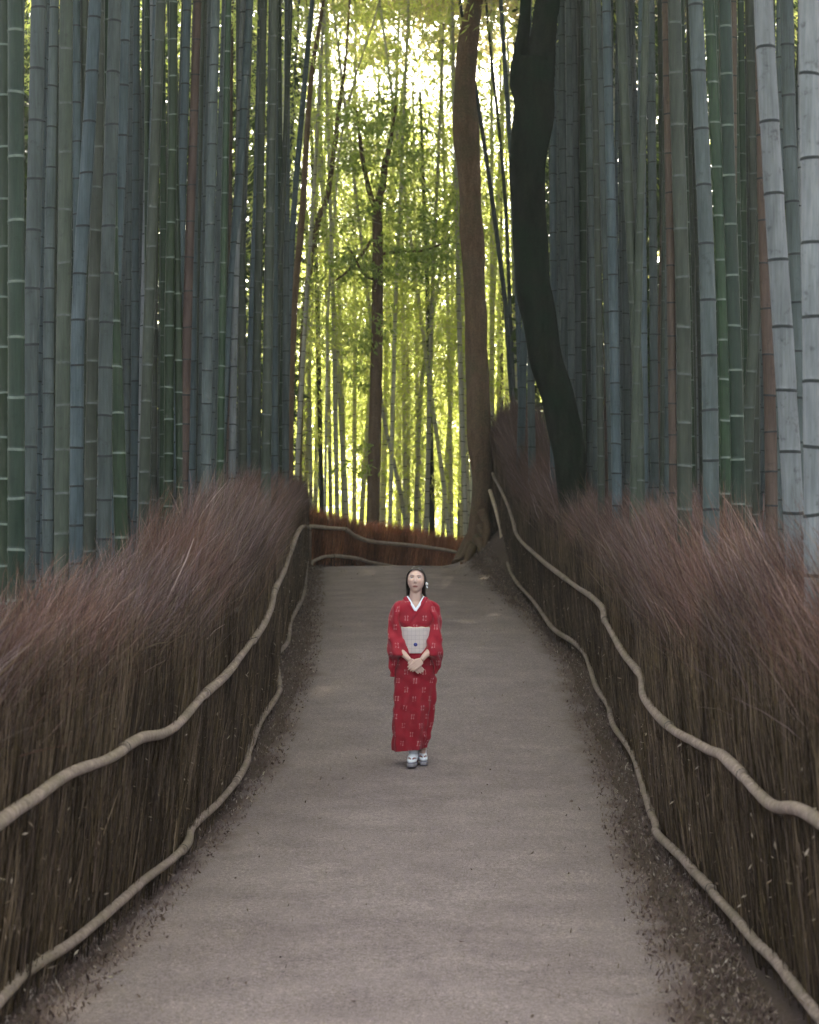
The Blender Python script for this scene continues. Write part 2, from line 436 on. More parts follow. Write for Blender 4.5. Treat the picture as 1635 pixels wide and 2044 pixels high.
def build_brush(fn, y0, y1, up_h, top_h, side, parent, dens_low, dens_top, depth=0.45, seed=1, tone=(1, 1, 1), fwd=0.10, lean=0.12, plan=None):
    """side=+1: path lies on +x side of the fence.  up_h / top_h: functions of y giving heights above ground"""
    rg = np.random.default_rng(seed)
    px = plan if plan else (lambda t: (fn.X(t), t))
    L = y1 - y0
    # core wall
    t = np.linspace(y0, y1, int(L * 3) + 2); X_, Y_ = px(t)
    dx = np.gradient(X_, t); dy = np.gradient(Y_, t); nn = np.hypot(dx, dy)
    nx, ny = side * dy / nn, -side * dx / nn               # towards the path
    prof = [(0.0, -0.05), (0.0, 0.9), (-0.1, 1.0), (-depth * .8, 1.0), (-depth, -0.05)]
    V = []
    for off, hh in prof:
        g = G(X_, Y_); hgt = up_h(t) + (top_h(t) - up_h(t)) * 0.42
        z = g + hh * hgt if hh > 0 else g - .05
        V.append(np.stack([X_ + nx * off, Y_ + ny * off, z], -1))
    V = np.stack(V, 1).reshape(-1, 3)
    mb = MB(); mb.add(V, grid_quads(len(t), len(prof), False), 0, (.05, .035, .022))
    # straw wall
    n = int(L * dens_low)
    s = y0 + rg.random(n) * L; bx, by = px(s); k = np.interp(s, t, nx), np.interp(s, t, ny); tx, ty = np.interp(s, t, dx / nn), np.interp(s, t, dy / nn)
    uph, toph = up_h(s), top_h(s); g = G(bx, by)
    off = 0.01 + 0.05 * rg.random(n)
    hi = uph + (toph - uph) * (0.55 + 0.25 * clump(s, s * 0 + 2, 1.7, seed * 4.4))
    za = rg.random(n) * hi * 0.86 - 0.03; ln = 0.22 + 0.45 * rg.random(n)
    zb = np.minimum(za + ln, hi + .12 * rg.random(n))
    off = off - depth * .55 * np.clip((za - uph) / (toph - uph + .01), 0, 1)
    root = np.stack([bx + k[0] * off, by + k[1] * off, g + za], -1)
    dev = 0.075 * rg.standard_normal(n) + .03; tw = 0.01 + 0.05 * rg.random(n)
    tip = np.stack([bx + k[0] * (off + tw) + tx * dev, by + k[1] * (off + tw) + ty * dev, g + zb], -1)
    ctrl = (root + tip) / 2 + 0.015 * rg.standard_normal((n, 3))
    ci = rg.integers(0, len(TW_LOW), n)
    cl = clump(s, za, 2.2, seed * 3.1)
    colr = TW_LOW[ci] * (0.75 + 0.5 * rg.random(n))[:, None] * (1 + 0.9 * cl)[:, None].clip(.4, 1.7)
    colr = colr * np.array(tone)
    v, q, c_ = strands(root, tip, ctrl, 0.004 + 0.005 * rg.random(n), colr, 3, rg)
    mb.add(v, q, 1); mb.c[-1] = c_
    # top brush
    n = int(L * dens_top)
    s = y0 + rg.random(n) * L; bx, by = px(s); k = np.interp(s, t, nx), np.interp(s, t, ny); tx, ty = np.interp(s, t, dx / nn), np.interp(s, t, dy / nn)
    uph, toph = up_h(s), top_h(s); g = G(bx, by)
    big = clump(s, s * 0, 0.9, seed * 7.7) * 0.22 + clump(s, s * 0 + 3, 2.6, seed * 2.7) * 0.14
    toph = uph + (toph - uph) * (1 + big)
    a = rg.random(n)                                       # 0 front .. 1 back
    off = 0.02 - depth * (.15 + .85 * a)
    za = uph + (toph - uph) * (0.08 + 0.62 * rg.random(n) ** .8 * (0.55 + .45 * a))
    reach = (toph - uph) * (0.16 + 0.34 * rg.random(n))
    zb = np.minimum(za + reach, g * 0 + toph * (0.93 + 0.10 * rg.random(n)))
    lean_ = lean * (0.4 + 0.9 * rg.random(n)) * (zb - za) / 0.5
    f_ = fwd * (0.3 + rg.random(n)) * (zb - za) / 0.5 + 0.17 * rg.standard_normal(n)
    lean_ = lean_ + 0.11 * rg.standard_normal(n)
    root = np.stack([bx + k[0] * off, by + k[1] * off, g + za], -1)
    tip = np.stack([bx + k[0] * (off + lean_) + tx * f_, by + k[1] * (off + lean_) + ty * f_, g + zb], -1)
    coarse = rg.random(n) < .03
    tip = tip + coarse[:, None] * rg.standard_normal((n, 3)) * .06
    ctrl = root * 0.5 + tip * 0.5 + np.stack([-k[0] * .04, -k[1] * .04, np.full(n, .05)], -1) + 0.055 * rg.standard_normal((n, 3))
    ci = rg.integers(0, len(TW_TOP), n)
    cl = clump(s, za * 1.5, 1.6, seed * 5.3); cl2 = clump(s, za, 0.8, seed * 9.1)
    base = TW_TOP[ci]
    red = np.clip(cl2 * 1.8, 0, .4)[:, None]
    base = base * (1 - red) + np.array([[.13, .062, .040]]) * red
    colr = base * (0.42 + 0.95 * rg.random(n))[:, None] * (1 + 0.65 * cl)[:, None].clip(.5, 1.6)
    colr = colr * np.array(tone)
    v, q, c_ = strands(root, tip, ctrl, (0.0022 + 0.0040 * rg.random(n) ** 2) * (1 + 1.3 * coarse), colr, 4, rg)
    mb.add(v, q, 1); mb.c[-1] = c_
    o = link('brushwood', mb.mesh('brushwood', [M['core'], M['twig']], False, True), parent)
    return o

# left fence
LLOW = [(0, 1995), (70, 1930), (160, 1870), (290, 1760), (370, 1690), (385, 1650), (440, 1600), (490, 1530), (497, 1500), (520, 1440), (555, 1385),
        (558, 1370), (553, 1310), (575, 1280), (580, 1240), (605, 1190), (610, 1150), (614, 1122)]
LUP = [(0, 1640), (60, 1600), (150, 1545), (210, 1515), (290, 1475), (345, 1450), (410, 1385), (460, 1340), (480, 1310), (520, 1255), (540, 1215),
       (550, 1175), (568, 1140), (583, 1092), (600, 1054), (616, 1052)]
LTOP = [(0, 1165), (100, 1140), (200, 1120), (350, 1080), (450, 1005), (500, 965), (580, 945), (612, 960)]
fl = Fence(LLOW, off=.08, pre=[(-1.78, 3.0), (-1.79, 6.5)], extra=[(-1.95, 38.3)])
def prof_from(fn, pts, fallback):
    ds = np.array([fn.depth_at(px) for px, _ in pts])
    zs = np.array([CAMZ - (py - CY) * d / F for (_, py), d in zip(pts, ds)])
    hs = zs - R(ds)
    o = np.argsort(ds); ds, hs = ds[o], hs[o]
    return lambda y: np.interp(y, ds, hs)
l_up = prof_from(fl, LUP, .95); l_top = prof_from(fl, LTOP, 1.8)
FL = empty('brushwood_fence', (fl.X(10), 10, float(G(fl.X(10), 10))))
tag(FL, 'long brown brushwood fence left of the path with a bristly top and crooked pole rails', 'fence', 'brushwood fences along the path')
gz = lambda y: R(y)
build_brush(fl, 4.5, 38.0, lambda y: l_up(y) - (G(fl.X(y), y) - R(y)), lambda y: l_top(y) - (G(fl.X(y), y) - R(y)), +1, FL, 1300, 3000, 0.5, 1)
def rail_pts(fn, pts, hf, off, side, near):
    out = []
    for px, py in pts:
        m_ = fn.y >= 6.0; pj = CX + (fn.x[m_] + side * off) * F / fn.y[m_]
        d = fn.y[m_][np.argmin(np.abs(pj - px))]; out.append((fn.X(d) + side * off, d, CAMZ - (py - CY) * d / F))
    out = sorted(out, key=lambda p: p[1])
    keep = [out[0]]
    for p in out[1:]:
        if p[1] - keep[-1][1] > 0.25: keep.append(p)
    return [near] + keep
lp = rail_pts(fl, LUP, None, 0.10, 1, (fl.X(5) + .1, 5.0, 0.93))
rail_parts('rail', lp, 0.0315, FL, [.28, .44, .60, .74, .86], M['rail'], seed=11)
low3 = [(fl.X(5) + .08, 5.0, float(R(5)) + .17)] + [(x, y, float(R(y)) + .17) for x, y in sorted(fl.low_ray, key=lambda p: p[1])]
rail_parts('rail', low3, 0.0285, FL, [.27, .42, .52, .66, .8], M['rail'], seed=12)

# right fence
RLOW = [(1635, 2030), (1560, 1930), (1500, 1870), (1430, 1790), (1370, 1720), (1312, 1665), (1310, 1650), (1290, 1590), (1265, 1510), (1225, 1450),
        (1215, 1410), (1190, 1370), (1170, 1310), (1150, 1285), (1105, 1255), (1068, 1205), (1030, 1160)]
RUP = [(1635, 1640), (1560, 1610), (1520, 1580), (1500, 1560), (1460, 1520), (1430, 1500), (1370, 1470), (1318, 1435), (1285, 1390), (1280, 1350),
       (1250, 1310), (1235, 1285), (1210, 1240), (1200, 1210), (1165, 1180), (1130, 1155), (1090, 1125), (1045, 1085), (1030, 1065), (1025, 1040), (1010, 1000), (990, 960), (984, 945)]
RTOP = [(1635, 1030), (1500, 1020), (1400, 1010), (1300, 995), (1190, 975), (1140, 985), (1090, 925), (1050, 890), (1030, 825), (1000, 785), (985, 780), (970, 790)]
def px_at(px, d): return ((px - CX) * d / F, d)
fr = Fence(RLOW, off=-.08, pre=[(1.72, 3.0), (1.72, 6.5)], extra=[px_at(1012, 34.5), px_at(998, 36.3), px_at(984, 38.0), px_at(966, 39.5)])
r_up = prof_from(fr, RUP, .95); r_top = prof_from(fr, RTOP, 2.1)
FR = empty('brushwood_fence', (fr.X(10), 10, float(G(fr.X(10), 10))))
tag(FR, 'purplish-brown brushwood fence right of the path, climbing to the brown tree trunk', 'fence', 'brushwood fences along the path')
build_brush(fr, 4.5, 39.4, lambda y: np.minimum(r_up(y), 1.9) - (G(fr.X(y), y) - R(y)), lambda y: r_top(y) - (G(fr.X(y), y) - R(y)), -1, FR, 1300, 3600, 0.55, 2)
rp = rail_pts(fr, RUP, None, 0.10, -1, (fr.X(5) - .1, 5.0, 0.93))
rail_parts('rail', rp, 0.030, FR, [.16, .30, .42, .55, .68, .82], M['rail'], seed=13)
low3 = [(fr.X(5) - .08, 5.0, float(R(5)) + .17)] + [(x, y, float(R(y)) + .17) for x, y in sorted(fr.low_ray, key=lambda p: p[1]) if y < 31] + [P(1012, 1122, 34.5), P(1003, 1098, 36.0), P(993, 1087, 36.6), P(972, 1083, 37.2)]
rail_parts('rail', low3, 0.0285, FR, [.2, .36, .5, .64, .8], M['rail'], seed=14)
rail_parts('rail', [P(1003, 1088, 36.2), P(1000, 1055, 36.4), P(990, 1018, 36.9), P(978, 980, 37.6)], 0.04, FR, [], M['rail_lit'], seed=15)

# fence across the bend, behind the crest
XA, YA = -1.93, 37.6; XB, YB = 1.15, 44.5
def cross_plan(t):
    u_ = t / 8.0
    return XA + (XB + .9 - XA) * u_ + 0.25 * np.sin(u_ * math.pi), YA + (YB + 1.2 - YA) * u_
FC = empty('brushwood_fence', (XA, YA, float(G(XA, YA))))
tag(FC, 'low reddish brushwood fence crossing behind the crest of the path, with thin sagging rails', 'fence', 'brushwood fences along the path')
CUP = [(600, 1055), (616, 1051), (650, 1054), (685, 1057), (705, 1070), (735, 1080), (820, 1089), (880, 1098), (935, 1110)]
CTOP = [(600, 975), (640, 1005), (720, 1032), (830, 1045), (930, 1068)]
tt_ = np.linspace(0, 8, 200); cxp, cyp = cross_plan(tt_); cpx = CX + cxp * F / cyp
def cfun(pts):
    ts = np.interp([p[0] for p in pts], cpx, tt_); hs = []
    for t_, (px, py) in zip(ts, pts):
        x_, y_ = cross_plan(t_); hs.append(CAMZ - (py - CY) * y_ / F - float(G(x_, y_)))
    return lambda t: np.interp(t, ts, hs)
build_brush(None, 0, 8, cfun(CUP), cfun(CTOP), +1, FC, 1000, 1500, 0.4, 3, tone=(4.2, 2.5, 1.8), fwd=0.05, lean=0.05, plan=cross_plan)  # reddish twigs, brightened further with warm light put into their colour
def crail(pts):
    out = []
    for px, py in pts:
        t_ = np.interp(px, cpx, tt_); x_, y_ = cross_plan(t_); out.append((x_ + .05, y_ - .09, CAMZ - (py - CY) * (y_ - .09) / F))
    return out
rail_parts('rail', crail(CUP), 0.040, FC, [.36], M['rail_lit'], seed=16)
rail_parts('rail', crail([(604, 1150), (610, 1135), (626, 1117), (660, 1110), (700, 1114), (735, 1122), (790, 1132)]), 0.035, FC, [.5], M['rail_lit'], seed=17)
pv, pq = tube(np.array([[XA + .03, YA - .12, 1.0], [XA + .03, YA - .12, 1.5], [XA + .03, YA - .12, CAMZ - (1060 - CY) * YA / F]]), .055, 10)
link('post', MB().add(pv, pq).mesh('post', [M['bark_far']]), FC)

# ------------------------------------------------------------------ fallen leaves
def scatter_leaves(n, seed, verge=True):
    rg = np.random.default_rng(seed)
    y = 6.5 + 34 * rg.random(n) ** 1.6
    sd_ = rg.integers(0, 2, n) * 2 - 1
    if verge:
        e = 1.27 + rg.random(n) ** .7 * 0.5
        x = CL(y) + sd_ * e
        x = np.where(sd_ < 0, np.maximum(x, fl.X(y) + .0), np.minimum(x, fr.X(y) - .0))
    else:
        x = CL(y) + (rg.random(n) ** .5) * 1.45 * sd_
    z = np.maximum(G(x, y), 0 * x - 9) + 0.018 + 0.012 * rg.random(n)
    if not verge:
        uu = np.clip((x - CL(y)) / hw, -1, 1); z = G(CL(y), y) + 0.012 + 0.022 * (1 - uu * uu) + .006
    ang = rg.random(n) * 2 * np.pi; l = 0.005 + 0.013 * rg.random(n) ** 2; w = l * (0.14 + .22 * rg.random(n)) * .9
    d = np.stack([np.cos(ang) * l, np.sin(ang) * l, 0.012 * rg.standard_normal(n)], -1); s_ = np.stack([-np.sin(ang) * w, np.cos(ang) * w, 0.006 * rg.standard_normal(n)], -1)
    c = np.stack([x, y, z], -1)
    v = np.stack([c - d, c + s_, c + d + np.array([0, 0, .006]), c - s_], 1).reshape(-1, 3)
    q = np.arange(4 * n).reshape(n, 4)
    pal = np.array([(.16, .115, .095), (.12, .082, .068), (.23, .175, .145), (.075, .05, .042), (.14, .096, .078), (.34, .28, .23)])
    colr = pal[rg.choice(6, n, p=[.25, .22, .14, .2, .14, .05])]
    return v, q, np.repeat(colr, 4, 0)
for fn_, sd_, up_f in ((fl, 1, l_up), (fr, -1, r_up)):
    rgf = np.random.default_rng(90 + sd_); n = 900
    y = 6.5 + 30 * rgf.random(n) ** 1.3; zf = up_f(y) * (.08 + 1.25 * rgf.random(n)); x = fn_.X(y) + sd_ * (.085 + .03 * rgf.random(n)); x = x - sd_ * .22 * np.clip(zf / up_f(y) - 1, 0, 1)
    c = np.stack([x, y, R(y) + zf], -1); dv = rgf.standard_normal((n, 3)); dv /= np.linalg.norm(dv, axis=1)[:, None]
    sv = np.cross(dv, rgf.standard_normal((n, 3))); sv /= np.linalg.norm(sv, axis=1)[:, None]; l = (.008 + .016 * rgf.random(n) ** 2)[:, None]
    v = np.stack([c - dv * l, c + sv * l * .28, c + dv * l, c - sv * l * .28], 1).reshape(-1, 3)
    pal = np.array([(.20, .145, .10), (.13, .09, .06), (.30, .24, .18)])
    o = link('caught_leaves', mesh_np('caught_leaves', v, np.arange(4 * n).reshape(n, 4), [M['twig']], False, None, np.repeat(pal[rgf.integers(0, 3, n)], 4, 0)), FL if sd_ > 0 else FR)
    o['kind'] = 'stuff'
for nm, n_, vg in (('leaf_litter', 42000, True), ('leaf_litter', 600, False)):
    v, q, c_ = scatter_leaves(n_, 5 if vg else 6, vg)
    o = link(nm, mesh_np(nm, v, q, [M['twig']], False, None, c_)); o['kind'] = 'stuff'
    if vg: tag(o, 'dry brown leaf litter along both edges of the path below the fences', 'leaf litter')
    else: tag(o, 'few stray dry leaves lying out on the grey path', 'leaf litter')

# ------------------------------------------------------------------ bamboo
def make_culm_mesh(base, path, r, zspan, rg, ns=12, sp=0.34, nodemat='node_pale', bodymat='grey', top_r=0.45):
    """path: function z -> (x, y); base z; one mesh, body + node bands"""
    z = zspan[0] + 0.05; zs = [(zspan[0] - .25, 1.12, 0)]
    k = 0
    step = sp * 0.72
    while z < zspan[1]:
        e = 0.006
        wv = 1 + 0.02 * rg.standard_normal()
        zs += [(z - 3.2 * e, 0.985 * wv, 0), (z - .75 * e, 1.03, 1), (z + .5 * e, 1.055, 1), (z + 2.0 * e, 0.975, 0), (z + 5 * e, 1.0, 0)]
        z += step * 1.0 * (1 + 0.05 * rg.standard_normal()); step = min(sp * 1.15, step * 1.035); k += 1
    zs = np.array(zs); zz = zs[:, 0]
    t = np.clip((zz - zspan[0]) / (zspan[1] - zspan[0]), 0, 1)
    rad = r * (1 - (1 - top_r) * t ** 1.6) * zs[:, 1]
    px_, py_2 = path(zz)
    th = np.linspace(0, 2 * np.pi, ns, endpoint=False) + rg.random() * 6
    # tilt of every node band (never quite level)
    V = np.stack([px_[:, None] + rad[:, None] * np.cos(th), py_2[:, None] + rad[:, None] * np.sin(th), np.repeat(zz[:, None], ns, 1)], -1)
    tl = rg.standard_normal((len(zz) // 5 + 2, 2)) * 0.05
    ti = np.minimum((np.arange(len(zz)) + 4) // 5, len(tl) - 1)
    V[..., 2] += rad[:, None] * (np.cos(th) * tl[ti, 0][:, None] + np.sin(th) * tl[ti, 1][:, None])
    q = grid_quads(len(zz), ns)
    mi = np.repeat(zs[:-1, 2].astype(int), ns)
    return mesh_np('culm', V.reshape(-1, 3), q, [M[bodymat], M[nodemat]], True, mi)

# shared crowns: sprays of leaves on drooping side twigs, bending towards +x
def make_crown(name, seed, nn_, H, reach, per, lsize, lmat, z0=0.0, arch=2.0, twig=True):
    rg = np.random.default_rng(seed)
    mb = MB(); C_ = []; D_ = []; U_ = []
    segs = []
    for i in range(nn_):
        f = (i + rg.random()) / nn_
        z = z0 + f * H
        sx_ = arch * f ** 2.2
        prof = math.sin(math.pi * min(1, 0.12 + 0.85 * f)) ** .7
        for _ in range(2 + (rg.random() < .5)):
            a = rg.random() * 2 * math.pi; l = reach * prof * (0.45 + .75 * rg.random())
            p0 = np.array([sx_, 0, z]); dirh = np.array([math.cos(a), math.sin(a), 0])
            up = 0.25 + .5 * rg.random()
            m_ = per
            ts = rg.random(m_) ** .7
            pts = p0 + dirh * l * ts[:, None] + np.array([0, 0, 1.0]) * (l * (up * ts - (0.35 + up) * ts ** 2))[:, None]
            pts += rg.standard_normal((m_, 3)) * (0.05 + 0.16 * ts[:, None]) * min(1, l)
            C_.append(pts)
            dd = dirh * 0.7 + np.array([0, 0, -.75]) + rg.standard_normal((m_, 3)) * 0.55
            D_.append(dd)
            if twig:
                t3 = np.linspace(0, 1, 4)
                segs.append(p0 + dirh * l * t3[:, None] + np.array([0, 0, 1.0]) * (l * (up * t3 - (0.35 + up) * t3 ** 2))[:, None])
    C_ = np.vstack(C_); D_ = np.vstack(D_); D_ /= np.linalg.norm(D_, axis=1)[:, None]
    n = len(C_)
    S_ = np.cross(D_, rg.standard_normal((n, 3))); S_ /= np.linalg.norm(S_, axis=1)[:, None] + 1e-9
    L_ = (lsize * (0.7 + .6 * rg.random(n)))[:, None]
    v = np.stack([C_, C_ + D_ * L_ * .4 + S_ * L_ * .085, C_ + D_ * L_, C_ + D_ * L_ * .4 - S_ * L_ * .085], 1).reshape(-1, 3)
    tint = np.repeat(rg.random(n), 4)[:, None] * np.ones((1, 3))
    mb.add(v, np.arange(4 * n).reshape(n, 4), 0); mb.c[-1] = tint
    if twig:
        S3 = np.array(segs); ns_ = len(S3)
        root, ctrl, tip = S3[:, 0], (S3[:, 1] + S3[:, 2]) / 2, S3[:, 3]
        vv, qq, cc = strands(root, tip, ctrl, np.full(ns_, .012), np.full((ns_, 3), .15), 3, rg)
        mb.add(vv, qq, 1); mb.c[-1] = cc
    return mb.mesh(name, [lmat, M['far']], False, True)

CROWN_SIDE = [make_crown('foliage', 100 + i, 26, 8.0, 1.7, 26, 0.17, M['leaf'], 0, 2.2, False) for i in range(4)]
CROWN_FAR = [make_crown('foliage', 200 + i, 32, 10.0, 2.1, 34, 0.17, M['leaf'], 0, 1.5, True) for i in range(5)]

GROUP = {'L': 'bamboo culms standing left of the path', 'R': 'bamboo culms standing right of the path', 'F': 'bamboo culms of the bright stand beyond the bend'}
def add_culm(pts, w, colr, label, side, node=None, d=None, sp=None, top=None, crown='side', ns=None, dia=0.11, group=None, seed=None):
    pts = sorted(pts, key=lambda p: -p[1])
    pxb = pts[0][0]
    if d is None:
        d = dia * F / w
        if side == 'L': d = max(d, fl.depth_at(min(pxb, 600)) + 0.9)
        if side == 'R': d = max(d, fr.depth_at(max(pxb, 985)) + 0.9)
    if side == 'R' and 1062 < pxb < 1192 and d < 25.8: d = 25.8 + (pxb % 7) * .2
    r = 0.5 * w * d / F
    W = [P(px, py, d) for px, py in pts]
    wz = np.array([p[2] for p in W]); wx = np.array([p[0] for p in W])
    gz_ = float(G(wx[0], d))
    if top is None: top = gz_ + 13.5
    # extend down and up; the lean fades out of frame
    if len(wz) > 1:
        sb = (wx[1] - wx[0]) / (wz[1] - wz[0]); st = (wx[-1] - wx[-2]) / (wz[-1] - wz[-2])
    else: sb = st = 0.0
    zs = np.concatenate([[gz_ - .3], wz, [top + .2]]); xs = np.concatenate([[wx[0] + sb * (gz_ - .3 - wz[0]) * .6], wx, [wx[-1] + st * (top + .2 - wz[-1]) * .8]])
    if wz[0] <= gz_ - .25: zs, xs = zs[1:], xs[1:]
    fine = np.linspace(zs[0], zs[-1], 160); fx = np.interp(fine, zs, xs)
    kk = np.ones(13) / 13; fx = np.convolve(np.pad(fx, 6, mode='edge'), kk, 'valid')
    rg = np.random.default_rng(seed if seed is not None else int(pxb * 13 + w * 7) % 99991)
    wy = 0.25 * rg.standard_normal(); gx_ = float(np.interp(gz_, fine, fx))
    pth = lambda z: (np.interp(z, fine, fx), d + wy * ((z - gz_) / 14) ** 2 * 1.5)
    if node is None: node = {'green': 'node_pale', 'teal': 'node_pale', 'olive': 'node_grey', 'brown': 'node_dark', 'pale': 'node_dark', 'far': 'node_dark'}.get(colr, 'node_dark')
    if ns is None: ns = 16 if w > 24 else (12 if w > 13 else 8)
    me = make_culm_mesh(None, pth, r, (gz_, top), rg, ns, sp or 0.33, node, colr)
    root = empty('bamboo_culm', (gx_, d, gz_))
    tag(root, label, 'bamboo', group or GROUP[side])
    link('culm', me, root)
    if crown:
        lst, zoff = (CROWN_SIDE, 9.0) if crown == 'side' else (CROWN_FAR, top - gz_ - 10.0)
        cme = lst[rg.integers(len(lst))]
        c_ = bpy.data.objects.new('foliage', cme); COL.objects.link(c_); c_.parent = root
        tx = float(np.interp(gz_ + zoff, fine, fx)) - gx_
        c_.location = (tx, 0, zoff)
        ang = (0 if wx[0] < 0 else math.pi) + rg.uniform(-.7, .7)
        if crown == 'far': ang = rg.uniform(0, 6.28)
        c_.rotation_euler = (0, 0, ang); s_ = rg.uniform(.85, 1.15) * (1.45 if d < 15.5 and crown == 'side' else 1.0); c_.scale = (s_, s_, s_)  # near side crowns enlarged, out of frame, to dim the near path
    return root

LEFT = [
 ([(8,0),(10,600),(12,1150)], 30, 'green', 'dark green bright-ringed culm cut by the left border of the photo'),
 ([(37,0),(35,600),(33,1100)], 36, 'teal', 'thick blue-green culm, second from the photo\'s left border, pale rings'),
 ([(75,0),(70,270),(63,600),(56,1000),(54,1200)], 33, 'grey', 'thick ash-grey culm leaning slightly right, next to the blue-green culm at the left border'),
 ([(98,0),(88,400),(84,700),(82,1100)], 16, 'blue', 'thin slate culm squeezed between two thick grey culms near the left border'),
 ([(108,0),(101,330),(97,600),(95,1150)], 23, 'grey', 'medium grey culm directly left of the straight olive culm'),
 ([(129,0),(128,400),(124,800),(122,1150)], 31, 'olive', 'straight thick olive culm with pale rings, left of the leaning slate culm'),
 ([(153,0),(150,350),(147,700)], 16, 'teal', 'thin dark teal culm hidden behind the straight olive culm'),
 ([(193,0),(178,300),(166,450),(156,600),(152,950),(152,1130)], 29, 'blue', 'thick slate-blue culm leaning right over the olive one, left quarter'),
 ([(200,0),(194,330),(187,600),(181,950),(178,1150)], 26, 'olive', 'brownish olive culm passing behind the leaning slate-blue culm'),
 ([(220,0),(220,350),(224,600),(236,850),(243,1100)], 29, 'green', 'deep green culm leaning left with bright white rings, left quarter'),
 ([(249,0),(242,300),(232,480),(228,600)], 28, 'blue', 'smooth bluish culm right behind the deep green left-leaning culm'),
 ([(222,200),(211,600),(208,900),(208,1150)], 30, 'grey', 'broad grey culm standing left of the foot of the left-leaning green culm'),
 ([(268,0),(281,360),(287,600),(290,1000)], 15, 'grey', 'slim grey culm leaning left beside a thin brown cane'),
 ([(297,0),(291,400),(286,600),(284,800)], 9, 'brown', 'very thin dead reddish cane between grey culms, left quarter'),
 ([(262,640),(247,600),(252,800),(264,1000),(268,1120)], 14, 'teal', 'slim dark green culm leaning left behind the base of the green culm'),
 ([(320,0),(310,250),(298,600),(290,860),(285,1120)], 24, 'olive', 'medium grey-green culm leaning right, right of the thin dead cane'),
 ([(349,0),(346,300),(339,600),(338,760)], 21, 'green', 'vivid dark green culm with very bright rings, tall in the left third'),
 ([(327,150),(328,500),(326,900),(324,1080)], 16, 'green', 'narrow upright green culm with close bright rings, left third'),
 ([(375,0),(366,300),(357,600),(347,820),(338,1080)], 20, 'blue', 'clean slate culm leaning right past a vivid green one'),
 ([(352,560),(358,760),(362,1000),(363,1100)], 21, 'green', 'short-looking green culm leaning left behind the foot of the slate culm'),
 ([(392,0),(386,400),(382,900),(380,1050)], 19, 'blue', 'purplish-grey upright culm in the left third, thin dark rings'),
 ([(411,0),(402,450),(396,700),(394,1000)], 14, 'olive', 'thin faint green culm behind the purplish-grey upright culm'),
 ([(428,0),(416,550),(412,800),(411,1050)], 22, 'grey', 'broad even grey culm, left of a thin dark green cane'),
 ([(447,0),(438,400),(432,700),(429,930)], 11, 'green', 'thin dark green cane with white rings, left of a brown culm'),
 ([(462,0),(459,330),(455,640)], 12, 'brown', 'thin rusty brown dead culm rising high left of the gap'),
 ([(480,300),(471,600),(461,850),(459,1030)], 17, 'brown', 'rusty brown dead culm standing in the brush, left of the gap'),
 ([(499,0),(480,330),(462,570),(444,850),(433,1030)], 19, 'blue', 'bluish culm leaning strongly right across the brown dead culm'),
 ([(478,0),(479,300),(483,600),(486,1000)], 18, 'olive', 'grey-green upright culm behind the strongly leaning bluish culm'),
 ([(515,0),(508,300),(496,700),(490,900)], 8, 'blue', 'very thin light blue cane left of a broad brown-grey culm'),
 ([(527,0),(519,400),(513,700),(508,980)], 18, 'olive', 'broad brown-grey culm near the left edge of the bright gap'),
 ([(542,0),(537,400),(533,750),(529,970)], 15, 'grey', 'medium grey culm third from the bright gap on the left side'),
 ([(559,0),(553,300),(548,560),(541,930)], 12, 'blue', 'slim bluish culm second from the bright gap on the left side'),
 ([(573,0),(566,250),(558,600),(552,940)], 10, 'far', 'slim pale culm touching the second bluish culm, left of the gap'),
 ([(594,0),(580,270),(566,470),(556,640),(548,930)], 10, 'grey', 'slender grey culm leaning right into the bright gap'),
 ([(623,0),(607,170),(588,390),(576,600),(567,930)], 14, 'blue', 'blue-grey culm leaning right, the last one before the bright gap'),
]
